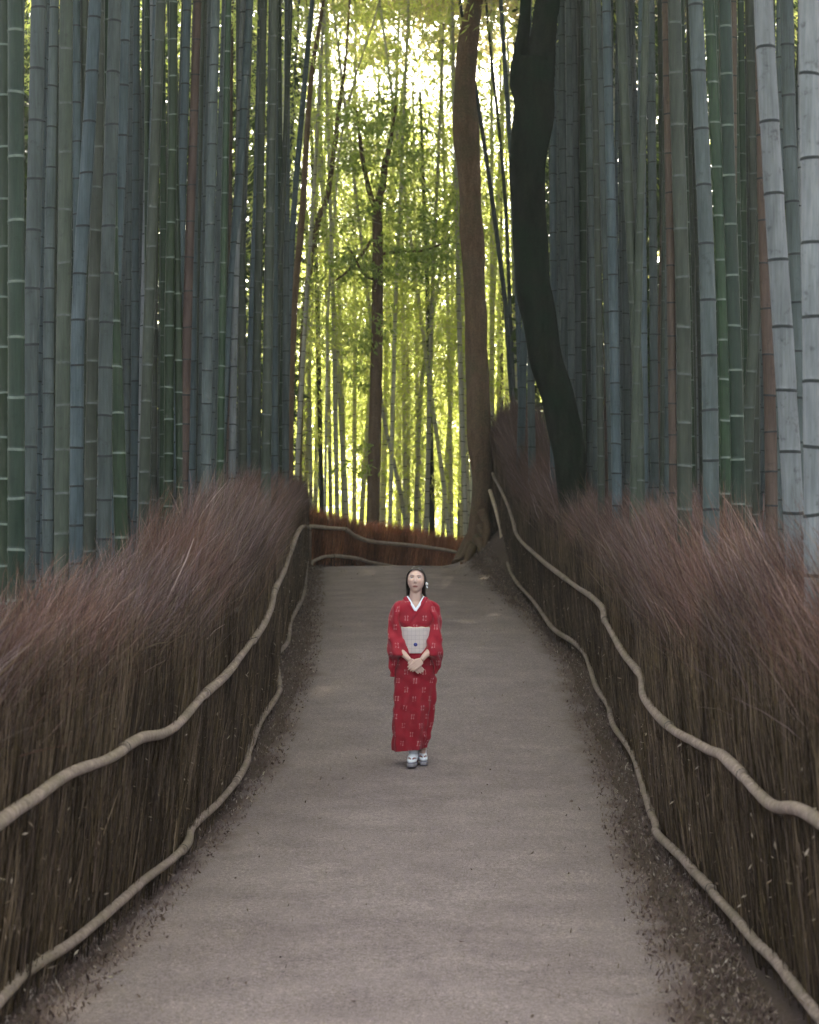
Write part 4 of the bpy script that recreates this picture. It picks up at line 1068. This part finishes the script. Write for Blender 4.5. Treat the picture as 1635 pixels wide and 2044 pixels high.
# her right arm (photo left) and left arm (photo right); wrists crossed low in front
add_tube([(0, .02, 1.27), (hx(802), .012, hz(1226)), (hx(789), .01, hz(1250)), (hx(788), .0, hz(1285)), (hx(795), -.09, hz(1304)), (hx(810), -.160, hz(1319)), (hx(818), -.18, hz(1327))], [.05, .042, .040, .040, .034, .024, .020], n=50)
add_tube([(0, .02, 1.27), (hx(860), .012, hz(1226)), (hx(868), .01, hz(1250)), (hx(869), .0, hz(1285)), (hx(862), -.10, hz(1305)), (hx(847), -.180, hz(1319)), (hx(841), -.20, hz(1326))], [.05, .042, .040, .040, .034, .024, .020], n=50)
add_tube([(-.04, .02, .86), (hx(817), .02, .48), (hx(823), -.02, .13), (hx(823), -.04, .07)], [.08, .06, .028, .026])
add_tube([(.04, .02, .86), (hx(846), .03, .48), (hx(844), .05, .13), (hx(844), .06, .07)], [.08, .06, .028, .026])
# hands: upper hand (her left) comes down from photo right; lower hand (her right) from photo left
def hand(wrist, knuck, side_dir, out_dir, fingers, thumb, pr):
    """palm chain + five finger chains; all points absolute"""
    w = np.array(wrist); k = np.array(knuck); sdv = np.array(side_dir, float); sdv /= np.linalg.norm(sdv)
    ax_ = (k - w); L = np.linalg.norm(ax_); ax_ /= L; out = np.array(out_dir, float); out /= np.linalg.norm(out)
    for s_ in (-.026, -.009, .009, .026):
        P_ = [w + ax_ * L * .05 + sdv * s_ * .55, w + ax_ * L * .5 + sdv * s_ * .9, k + sdv * s_]
        v, f = skin_chain([tuple(p) for p in P_], [(0, 1), (1, 2)], [.015, .0145, .0115], 'palm'); add_body(v, f)
    for s_, l_, bend in fingers:
        b0 = k + sdv * s_; d1 = ax_ * math.cos(bend * .4) - out * math.sin(bend * .4); d2 = ax_ * math.cos(bend) - out * math.sin(bend); d3 = ax_ * math.cos(bend * 1.6) - out * math.sin(bend * 1.6)
        P_ = [b0 - ax_ * .012, b0, b0 + d1 * l_ * .45, b0 + d1 * l_ * .45 + d2 * l_ * .32, b0 + d1 * l_ * .45 + d2 * l_ * .32 + d3 * l_ * .23]
        v, f = skin_chain([tuple(p) for p in P_], [(i, i + 1) for i in range(4)], [.0095, .0095, .0088, .0080, .0065], 'finger'); add_body(v, f)
    t0 = w + ax_ * L * .30 + sdv * thumb * .022
    P_ = [t0, t0 + ax_ * .026 + sdv * thumb * .012, t0 + ax_ * .052 + sdv * thumb * .010 - out * .004, t0 + ax_ * .074 + sdv * thumb * .002 - out * .010]
    v, f = skin_chain([tuple(p) for p in P_], [(0, 1), (1, 2), (2, 3)], [.013, .0115, .0100, .0075], 'thumb'); add_body(v, f)
hand((hx(842), -.202, hz(1326)), (hx(828), -.224, hz(1336.5)), (-.6, 0, .78), (-.1, -1, .1),
     [(.027, .064, .25), (.009, .074, .35), (-.009, .070, .45), (-.026, .056, .5)], 1, 0)
hand((hx(817), -.178, hz(1327)), (hx(831), -.188, hz(1340)), (.68, 0, .73), (.1, -1, .1),
     [(.026, .066, .1), (.009, .074, .12), (-.009, .068, .16), (-.026, .054, .2)], 1, 0)
allv = np.vstack(BV)
me = bpy.data.meshes.new('body_src'); me.from_pydata(allv.tolist(), [], BF); me.update()
o = bpy.data.objects.new('body_src', me); COL.objects.link(o)
rm_ = o.modifiers.new('r', 'REMESH'); rm_.mode = 'VOXEL'; rm_.voxel_size = 0.0032; rm_.use_smooth_shade = True
dg = bpy.context.evaluated_depsgraph_get(); dg.update()
bme = bpy.data.meshes.new_from_object(o.evaluated_get(dg)); bpy.data.objects.remove(o)
bme.name = 'body'; bme.materials.clear(); bme.materials.append(M['skin'])
bv = np.zeros(len(bme.vertices) * 3); bme.vertices.foreach_get('co', bv); bv = bv.reshape(-1, 3)
loc = ((bv - np.array(HEAD_C)) @ np.array(HROT)) / HS
colr = np.tile(np.array([[.56, .37, .30]]), (len(bv), 1))
isface = (np.abs(loc) < .13).all(1) & (loc[:, 1] < 0)
ax_ = np.abs(loc[:, 0])
def blend(mask, c_):
    global colr
    mk_ = np.clip(mask, 0, 1)[:, None] * isface[:, None]; colr = colr * (1 - mk_) + np.array([c_]) * mk_
blend(np.exp(-((ax_ - .040) / .017) ** 2 - ((loc[:, 2] + .025) / .018) ** 2) * .35, (.56, .27, .22))
blend((np.exp(-(loc[:, 0] / .0235) ** 6 - ((loc[:, 2] + .0672 + .0010 * np.cos(loc[:, 0] / .010)) / (.0066 * np.clip(1.15 - (loc[:, 0] / .026) ** 2, .2, 1))) ** 6)) * .95, (.27, .06, .06))
blend(np.exp(-((loc[:, 0]) / .020) ** 4 - ((loc[:, 2] + .0672) / .0018) ** 2) * .8, (.10, .03, .03))
bz = .0300 - .0038 * ((ax_ - .034) / .016) ** 2 + .10 * np.minimum(ax_ - .02, .02) * .3
blend(np.exp(-((ax_ - .032) / .019) ** 6 - ((loc[:, 2] - bz) / .0036) ** 2) * .95, (.03, .018, .015))
blend(np.exp(-((ax_ - .031) / .017) ** 6 - ((loc[:, 2] - .0145) / .0030) ** 2) * .95, (.03, .018, .015))
blend(np.exp(-((ax_ - .031) / .017) ** 4 - ((loc[:, 2] - .020) / .006) ** 2) * .22, (.20, .10, .08))  # lid shadow painted into the skin above each eye
blend(np.exp(-((ax_ - .0075) / .0045) ** 2 - ((loc[:, 2] + .0425) / .0035) ** 2) * .8, (.12, .05, .04))
a = bme.color_attributes.new('tint', 'FLOAT_COLOR', 'POINT')
c4 = np.ones((len(bv), 4), np.float32); c4[:, :3] = colr; a.data.foreach_set('color', c4.ravel())
body = plink('body', bme)

def ellipsoid(c, r_, nu=16, nv=10, rot=None):
    th = np.linspace(0, 2 * np.pi, nu, endpoint=False); ph = np.linspace(.01, np.pi - .01, nv); TH, PH = np.meshgrid(th, ph)
    v = np.stack([np.sin(PH) * np.cos(TH) * r_[0], np.sin(PH) * np.sin(TH) * r_[1], np.cos(PH) * r_[2]], -1).reshape(-1, 3)
    if rot is not None: v = v @ np.array(rot).T
    return v + np.array(c), grid_quads(nv, nu)
for s_ in (-1, 1):
    mb = MB(); v, q = ellipsoid((s_ * .031, -.0755, .0085), (.0135, .006, .0050)); mb.add(to_head(v), q, 0)
    v, q = ellipsoid((s_ * .031 - .001, -.0782, .0094), (.0070, .0036, .0052)); mb.add(to_head(v), q, 1)
    plink('eye', mb.mesh('eye', [M['eye_white'], M['iris']]))

# hair: chin-length bob parted off the forehead
na, nt_ = 96, 34
phi = np.linspace(-np.pi, np.pi, na, endpoint=False)
VV = []
rgh = np.random.default_rng(3)
strandn = np.interp(np.arange(na), np.arange(0, na, 2), rgh.standard_normal(na // 2))
for i, p in enumerate(phi):
    a_ = abs(p)
    side_ = sstep(math.radians(60), math.radians(76), a_)
    front_end = .086 - .020 * (a_ / 0.9) ** 2 if a_ < 0.9 else .06
    zend = front_end * (1 - side_) + (-.136 - .016 * strandn[i] + .02 * sstep(2.2, 3.1, a_)) * side_
    col_ = []
    for k in range(nt_):
        t = k / (nt_ - 1)
        z = .133 + (zend - .133) * t ** 1.25
        zc = np.clip(z / .133, -1, 1)
        rr = math.sqrt(max(0, 1 - max(zc, 0) ** 2))
        if t == 0: rr = .002
        ex, ey = .094, .112
        tuck = 1.0
        if z < 0:
            tuck = 1 - .10 * min(1, -z / .13) + (.10 * max(0, (-z - .125) / .035))
        x = math.sin(p) * ex * rr * tuck; y = -math.cos(p) * ey * rr * (tuck if math.cos(p) > 0 else 1)
        if a_ < 1.5: y = y * (1 - .10 * side_)
        w = 1 + .012 * strandn[i] + .008 * math.sin(9 * p + 5 * z / .1)
        col_.append((x * w, y * w + .006, z))
    VV.append(col_)
VV = np.array(VV)                                           # na, nt, 3
outer = VV.transpose(1, 0, 2).reshape(-1, 3); inner = outer * np.array([.93, .93, .97])
q1 = grid_quads(nt_, na); nO = len(outer)
rimq = np.stack([(nt_ - 1) * na + np.arange(na), (nt_ - 1) * na + (np.arange(na) + 1) % na, nO + (nt_ - 1) * na + (np.arange(na) + 1) % na, nO + (nt_ - 1) * na + np.arange(na)], 1)
hvv = np.vstack([outer, inner])
# the lower lengths hang straight down instead of following the tilted head
hh = to_head(hvv); hang = sstep(.0, -.12, hvv[:, 2])
Rz = np.array(Matrix.Rotation(math.radians(-4), 3, 'Z'))
plain = (hvv * HS) @ Rz.T + np.array(HEAD_C) + np.array([0, .012, .0])
hh = hh * (1 - hang[:, None]) + plain * hang[:, None]
plink('hair', mesh_np('hair', hh, np.vstack([q1, q1[:, ::-1] + nO, rimq]), [M['hair']]))
# flower ornament behind her left ear
mb = MB()
oc = np.array([hx(851.5), -.045, hz(1177)])
for k in range(7):
    a_ = k * 2 * math.pi / 7 + .3
    rot = Matrix.Rotation(a_, 3, 'Y') @ Matrix.Rotation(.5, 3, 'Z')
    v, q = ellipsoid((0, 0, .007), (.005, .004, .007), 10, 7); mb.add(v @ np.array(rot).T + oc, q, 0)
v, q = ellipsoid(oc + np.array([0, -.006, 0]), (.006, .005, .006), 10, 7); mb.add(v, q, 1)
for k in range(2):
    v, q = ellipsoid(oc + np.array([.002 + .004 * k, -.002, -.022 - .008 * k]), (.0045, .003, .006), 8, 6); mb.add(v, q, 0)
plink('hair_ornament', mb.mesh('hair_ornament', [M['white_cloth'], M['cream']]))

# --- garments: lofts of horizontal ellipse-like slices
def loft(sl, n=80, na=88, power=2.4, fold=None, cut=None, close=False):
    """sl rows: py, xl, xr, yc, ry  (photo px for the first three)"""
    sl = np.array(sl, float); c = smooth_curve(sl, n)
    th = np.linspace(0, 2 * np.pi, na, endpoint=False)
    ct, st = np.cos(th), np.sin(th)
    sx = np.sign(ct) * np.abs(ct) ** (2 / power); sy = np.sign(st) * np.abs(st) ** (2 / power)
    xc = hx((c[:, 1] + c[:, 2]) / 2); rx = (c[:, 2] - c[:, 1]) * S / 2; z = hz(c[:, 0])
    X_ = xc[:, None] + rx[:, None] * sx; Y_ = c[:, 3:4] + c[:, 4:5] * sy; Z_ = np.repeat(z[:, None], na, 1)
    if fold is not None:
        dx_, dy_, dz_ = fold(X_, Y_, Z_, th[None, :]); X_ = X_ + dx_; Y_ = Y_ + dy_; Z_ = Z_ + dz_
    v = np.stack([X_, Y_, Z_], -1).reshape(-1, 3); q = grid_quads(n, na)
    if cut is not None:
        cen_ = v[q].mean(1); q = q[~cut(cen_)]
    per = np.concatenate([np.zeros((n, 1)), np.cumsum(np.hypot(np.diff(X_, axis=1), np.diff(Y_, axis=1)), 1)], 1)
    # front centre (th = -90 deg) is u = 0
    kf = int(na * .75); U_ = per - per[:, kf:kf + 1]
    uv = np.stack([U_, Z_], -1).reshape(-1, 2)
    if close:
        nn0 = len(v); v = np.vstack([v, v[:na].mean(0), v[-na:].mean(0)]); uv = np.vstack([uv, uv[:na].mean(0), uv[-na:].mean(0)])
        i = np.arange(na); j = (i + 1) % na
        q = np.vstack([q, np.stack([j, i, np.full(na, nn0), np.full(na, -1)], 1), np.stack([(n - 1) * na + i, (n - 1) * na + j, np.full(na, nn0 + 1), np.full(na, -1)], 1)])
    return v, q, uv
def bfold(X_, Y_, Z_, th):
    fr_ = np.clip(-np.sin(th), 0, 1)
    low = sstep(.85, .3, Z_)
    a = .015 * np.sin(th * 5 + Z_ * 3.0) * low + .008 * np.sin(th * 11 + Z_ * 6 + 1) * low + .004 * np.sin(Z_ * 55 + th * 3) * sstep(.5, .75, Z_) * sstep(1.0, .85, Z_)
    a = a + .005 * np.sin(Z_ * 40 + X_ * 30) * sstep(1.10, 1.15, Z_) * sstep(1.28, 1.2, Z_)
    # overlap edge running down the front (right over left as worn)
    a = a + .0035 * np.sin(38 * X_ + 22 * Z_ + 2 * np.sin(26 * Z_)) + .0025 * np.sin(61 * X_ - 47 * Z_ + 1.5 * np.sin(31 * X_))
    edge = (X_ - (.035 + .06 * (Z_ - .4))) ; a = a + .011 * sstep(-.006, .006, -edge) * fr_ * low
    return np.cos(th) * a, np.sin(th) * a, -.018 * sstep(.25, .1, Z_) * X_ / .15 * -1
def vcut(c_):
    z = c_[:, 2]; w = (z - hz(1231)) / (hz(1205) - hz(1231)) * (17.5 * S)
    return (c_[:, 1] < .02) & (np.abs(c_[:, 0] - hx(829.5)) < np.maximum(w, 0)) & (z > hz(1231))
slices = [(1206, 811, 849, .012, .062), (1210, 804, 856, .012, .070), (1215, 795, 865, .010, .080), (1222, 789, 870, .008, .090), (1234, 789, 870, .004, .100), (1250, 793, 866, 0, .106), (1264, 798, 860, 0, .103),
          (1290, 798, 860, 0, .103), (1315, 796, 862, 0, .108), (1340, 791, 866, .0, .118), (1365, 788.5, 869, .0, .122), (1400, 787, 868, .0, .124), (1443, 786.5, 862, 0, .118), (1480, 787, 855, 0, .112), (1506, 787, 849, 0, .11)]
v, q, uv = loft(slices, 190, 128, 2.3, bfold, vcut)
robe = plink('kimono', mesh_np('kimono', v, q, [M['kimono']], uv=uv))
sm = robe.modifiers.new('thick', 'SOLIDIFY'); sm.thickness = .006; sm.offset = -1

# sleeves
def sfold(sgn):
    def f(X_, Y_, Z_, th):
        a = .0035 * np.sin(45 * X_ * sgn + 28 * Z_ + 2 * np.sin(24 * Z_)) + .007 * np.sin(th * 4 + Z_ * 22) + .004 * np.sin(Z_ * 48 + th * 2 + sgn)
        return np.cos(th) * a, np.sin(th) * a * 1.3, 0 * Z_
    return f
for sgn, rows in ((-1, [(1211, 797, 808, .01, .03), (1216, 788, 812, .01, .062), (1228, 781, 808, .005, .078), (1245, 777, 804, 0, .080), (1262, 774.5, 803, -.01, .082), (1280, 773.5, 807, -.035, .088), (1298, 773.5, 812, -.065, .090),
                        (1312, 774, 816.5, -.09, .088), (1317, 775, 817, -.095, .082), (1321, 775.5, 803, -.075, .070), (1327, 776, 797, -.055, .062), (1340, 777, 793.5, -.045, .055), (1352, 779, 789, -.04, .045), (1362, 781, 785, -.04, .03)]),
                  (1, [(1211, 852, 862, .01, .03), (1216, 848, 872, .01, .062), (1228, 853, 878, .005, .078), (1245, 857, 880.5, 0, .080), (1262, 858, 881.5, -.01, .082), (1280, 853, 882.5, -.035, .088), (1298, 847, 883, -.065, .090),
                       (1312, 842.5, 883, -.09, .088), (1317, 843, 883, -.095, .082), (1322, 857, 883, -.075, .070), (1328, 863, 883, -.055, .062), (1338, 866, 881, -.045, .055), (1348, 867, 876, -.04, .045), (1356, 868, 871, -.04, .03)])):
    v, q, uv = loft(rows, 90, 64, 2.2, sfold(sgn), None, True)
    plink('sleeve', mesh_np('sleeve', v, q, [M['kimono']], uv=uv))
    # open cuff: a thin dark-lined band along the lower edge
# collars
def band(pts_px, ys, width, thick, name, m_):
    """strip following points (px,py) with depth ys; width measured in the picture plane"""
    c = smooth_curve([(hx(a), y_, hz(b_)) for (a, b_), y_ in zip(pts_px, ys)], 30)
    t = np.gradient(c, axis=0); t /= np.linalg.norm(t, axis=1)[:, None]
    nrm = np.tile([[0, -1.0, .12]], (30, 1)); side = np.cross(t, nrm); side /= np.linalg.norm(side, axis=1)[:, None]
    up = np.cross(side, t)
    up *= np.sign((up[:, 1:2] * -1)) + (up[:, 1:2] == 0)
    prof = [(-.5, 0), (-.46, 1), (0, 1.25), (.46, 1), (.5, 0), (0, -.6)]
    V = np.stack([c + side * w * width + up * h * thick for w, h in prof], 1).reshape(-1, 3)
    return V, grid_quads(30, len(prof))
mb = MB()
for pp in ([(808, 1204), (812, 1209), (819, 1219), (829, 1232), (831, 1235)], [(851, 1204), (848, 1208), (841, 1219), (830, 1233), (817, 1252), (809, 1262)]):
    yy = [-.01, -.048, -.085, -.104, -.106, -.080] if len(pp) > 5 else [-.01, -.048, -.085, -.100, -.085][:len(pp)]
    v, q = band(pp, yy, .034, .003, 'c', None); mb.add(v, q)
plink('collar', mb.mesh('collar', [M['kimono_plain']]))
mb = MB()
for pp in ([(812.5, 1203), (816, 1207.5), (822, 1217), (829.5, 1229)], [(847, 1203), (844, 1207.5), (838, 1217), (829, 1230)]):
    v, q = band(pp, [-.008, -.046, -.083, -.108], .021, .004, 'c', None); mb.add(v, q)
plink('inner_collar', mb.mesh('inner_collar', [M['white_cloth']]))
# obi, its edge scarf, cord and brooch, bow at the back
v, q, uv = loft([(1264, 797, 861, 0, .117), (1270, 797, 861, 0, .119), (1290, 797, 861, 0, .120), (1306, 797, 861, 0, .119), (1314, 797, 861.5, 0, .117)], 30, 96, 2.3)
ob = plink('obi', mesh_np('obi', v, q, [M['obi']], uv=uv)); sm = ob.modifiers.new('t', 'SOLIDIFY'); sm.thickness = .01; sm.offset = -1
v, q, uv = loft([(1262, 798, 860, 0, .113), (1264, 797, 861, 0, .122), (1267.5, 797, 861, 0, .122), (1269, 798, 860, 0, .117)], 10, 96, 2.3, lambda X_, Y_, Z_, th: (0 * X_, 0 * X_, .0025 * np.sin(th * 9) + 0 * X_))
plink('obi_scarf', mesh_np('obi_scarf', v, q, [M['cream']]))
v, q, uv = loft([(1294.6, 797, 861, 0, .119), (1295.4, 796.5, 861.5, 0, .1245), (1297.4, 796.5, 861.5, 0, .1245), (1298.2, 797, 861, 0, .119)], 8, 96, 2.3)
plink('obi_cord', mesh_np('obi_cord', v, q, [M['obi']], uv=uv))
v, q = ellipsoid((hx(829.5), -.127, hz(1296.5)), (.0165, .010, .0165), 20, 12); plink('brooch', MB().add(v, q).mesh('brooch', [M['brooch']]))
v, q, uv = loft([(1258, 806, 852, .165, .03), (1262, 803, 855, .168, .055), (1280, 802, 856, .172, .062), (1302, 803, 855, .17, .058), (1308, 806, 852, .165, .03)], 30, 48, 4, None, None, True)
plink('obi_bow', mesh_np('obi_bow', v, q, [M['obi']], uv=uv))

# feet: white split-toe socks on flat sandals
for fx_, fy_, yaw, wd in ((824, -.075, -6, .97), (843, .06, 5, .93)):
    Rz = np.array(Matrix.Rotation(math.radians(yaw), 3, 'Z')); base = np.array([hx(fx_), fy_, 0])
    nu_ = 26; t = np.linspace(0, 1, nu_)                   # heel (0) to toe (1), pointing at -y
    yc = .085 - .225 * t; hw_ = .030 + .014 * np.sin(np.pi * np.clip(t * .8 + .15, 0, 1)) - .020 * sstep(.86, 1, t) - .012 * sstep(.1, 0, t)
    ht = .075 - .045 * sstep(.25, .8, t) - .012 * sstep(.9, 1, t)
    th = np.linspace(0, 2 * np.pi, 20, endpoint=False)
    V = np.stack([hw_[:, None] * np.cos(th) * wd, np.repeat(yc[:, None], 20, 1), .030 + ht[:, None] * .5 + ht[:, None] * .5 * np.sin(th)], -1).reshape(-1, 3)
    mb = MB().add(V @ Rz.T + base, grid_quads(nu_, 20))
    v, q = tube(np.array([[0, .045, .06], [0, .045, .11], [0, .05, .17]]), [.040, .037, .042], 16, False); mb.add(v @ Rz.T + base, q)
    v, q = ellipsoid((0, -.135, .046), (.030 * wd, .02, .016), 16, 8); mb.add(v @ Rz.T + base, q)
    plink('sock', mb.mesh('sock', [M['white_cloth']]))
    out = []
    th = np.linspace(0, 2 * np.pi, 40, endpoint=False); so = np.stack([.042 * np.sign(np.cos(th)) * np.abs(np.cos(th)) ** .7 * (1 - .1 * np.sin(th)), -.03 + .135 * np.sign(np.sin(th)) * np.abs(np.sin(th)) ** .75], -1)
    lv = [(.0, .94), (.004, 1), (.022, 1.0), (.028, .96), (.030, .9), (.030, .0)]
    V = np.array([[(x * k * wd, (y + .03) * k - .03, z_) for x, y in so] for z_, k in [(.0, 0.0)] + lv]).reshape(-1, 3)
    sandal = plink('sandal', MB().add(V @ Rz.T + base, grid_quads(len(lv) + 1, 40)).mesh('sandal', [M['sole']]))
    mb = MB()
    for s_ in (-1, 1):
        c = smooth_curve([(0, -.105, .034), (s_ * .014 * wd, -.085, .066), (s_ * .034 * wd, -.045, .062), (s_ * .041 * wd, -.01, .036)], 16)
        v, q = tube(c, .0055, 8); mb.add(v @ Rz.T + base, q)
    o = bpy.data.objects.new('strap', mb.mesh('strap', [M['strap']])); COL.objects.link(o); o.parent = sandal

# undergrowth and leaves deep inside both stands, darkened in colour to carry the shade
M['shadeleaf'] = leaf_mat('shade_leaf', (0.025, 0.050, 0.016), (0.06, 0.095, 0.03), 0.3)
far_wood(95000, 33, 62, 80, -12, 14, 3, 18, .24, -0.02, .32, 'pale green sprays of leaves hanging between the far culms', 'far_foliage')
far_wood(60000, 32, 90, 96, -13, 16, -6, 9, .42, -0.6, .25, 'low sunlit thicket closing the view at the foot of the far wood', 'far_foliage')
far_wood(90000, 41, 16, 60, -17, -9, 0.5, 17, .5, -0.10, .3, 'leaves darkened for shade deep inside the left bamboo stand', 'grove_foliage')
far_wood(90000, 42, 16, 60, 9, 18, 0.5, 17, .5, -0.10, .3, 'leaves darkened for shade deep inside the right bamboo stand', 'grove_foliage')
far_wood(80000, 43, 44, 66, 0, 0, 0, 20, .36, -0.35, .3, 'leaves darkened for shade closing the gaps behind the left bamboo stand', 'grove_foliage', (-120, 592))
far_wood(80000, 44, 42, 66, 0, 0, 0, 20, .36, -0.35, .3, 'leaves darkened for shade closing the gaps behind the right bamboo stand', 'grove_foliage', (1035, 1760))
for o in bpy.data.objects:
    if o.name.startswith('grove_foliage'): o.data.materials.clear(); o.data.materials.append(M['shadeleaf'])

# ------------------------------------------------------------------ sunlit air
hm, nt, b = mat('haze_air'); nt.nodes.remove(b)
pv = N(nt, 'ShaderNodeVolumePrincipled'); pv.inputs['Density'].default_value = 0.0008; pv.inputs['Color'].default_value = (1, .97, .88, 1); pv.inputs['Anisotropy'].default_value = 0.45
nt.links.new(pv.outputs[0], nt.nodes['Material Output'].inputs['Volume'])
bm = bmesh.new(); bmesh.ops.create_cube(bm, size=1)
hme = bpy.data.meshes.new('haze'); bm.to_mesh(hme); bm.free(); hme.materials.append(hm)
hz_ = link('haze', hme); hz_.scale = (880, 1240, 50); hz_.location = (10, 300, 13); hz_['kind'] = 'stuff'; hz_['label'] = 'pale sunlit haze hanging in the bamboo grove'
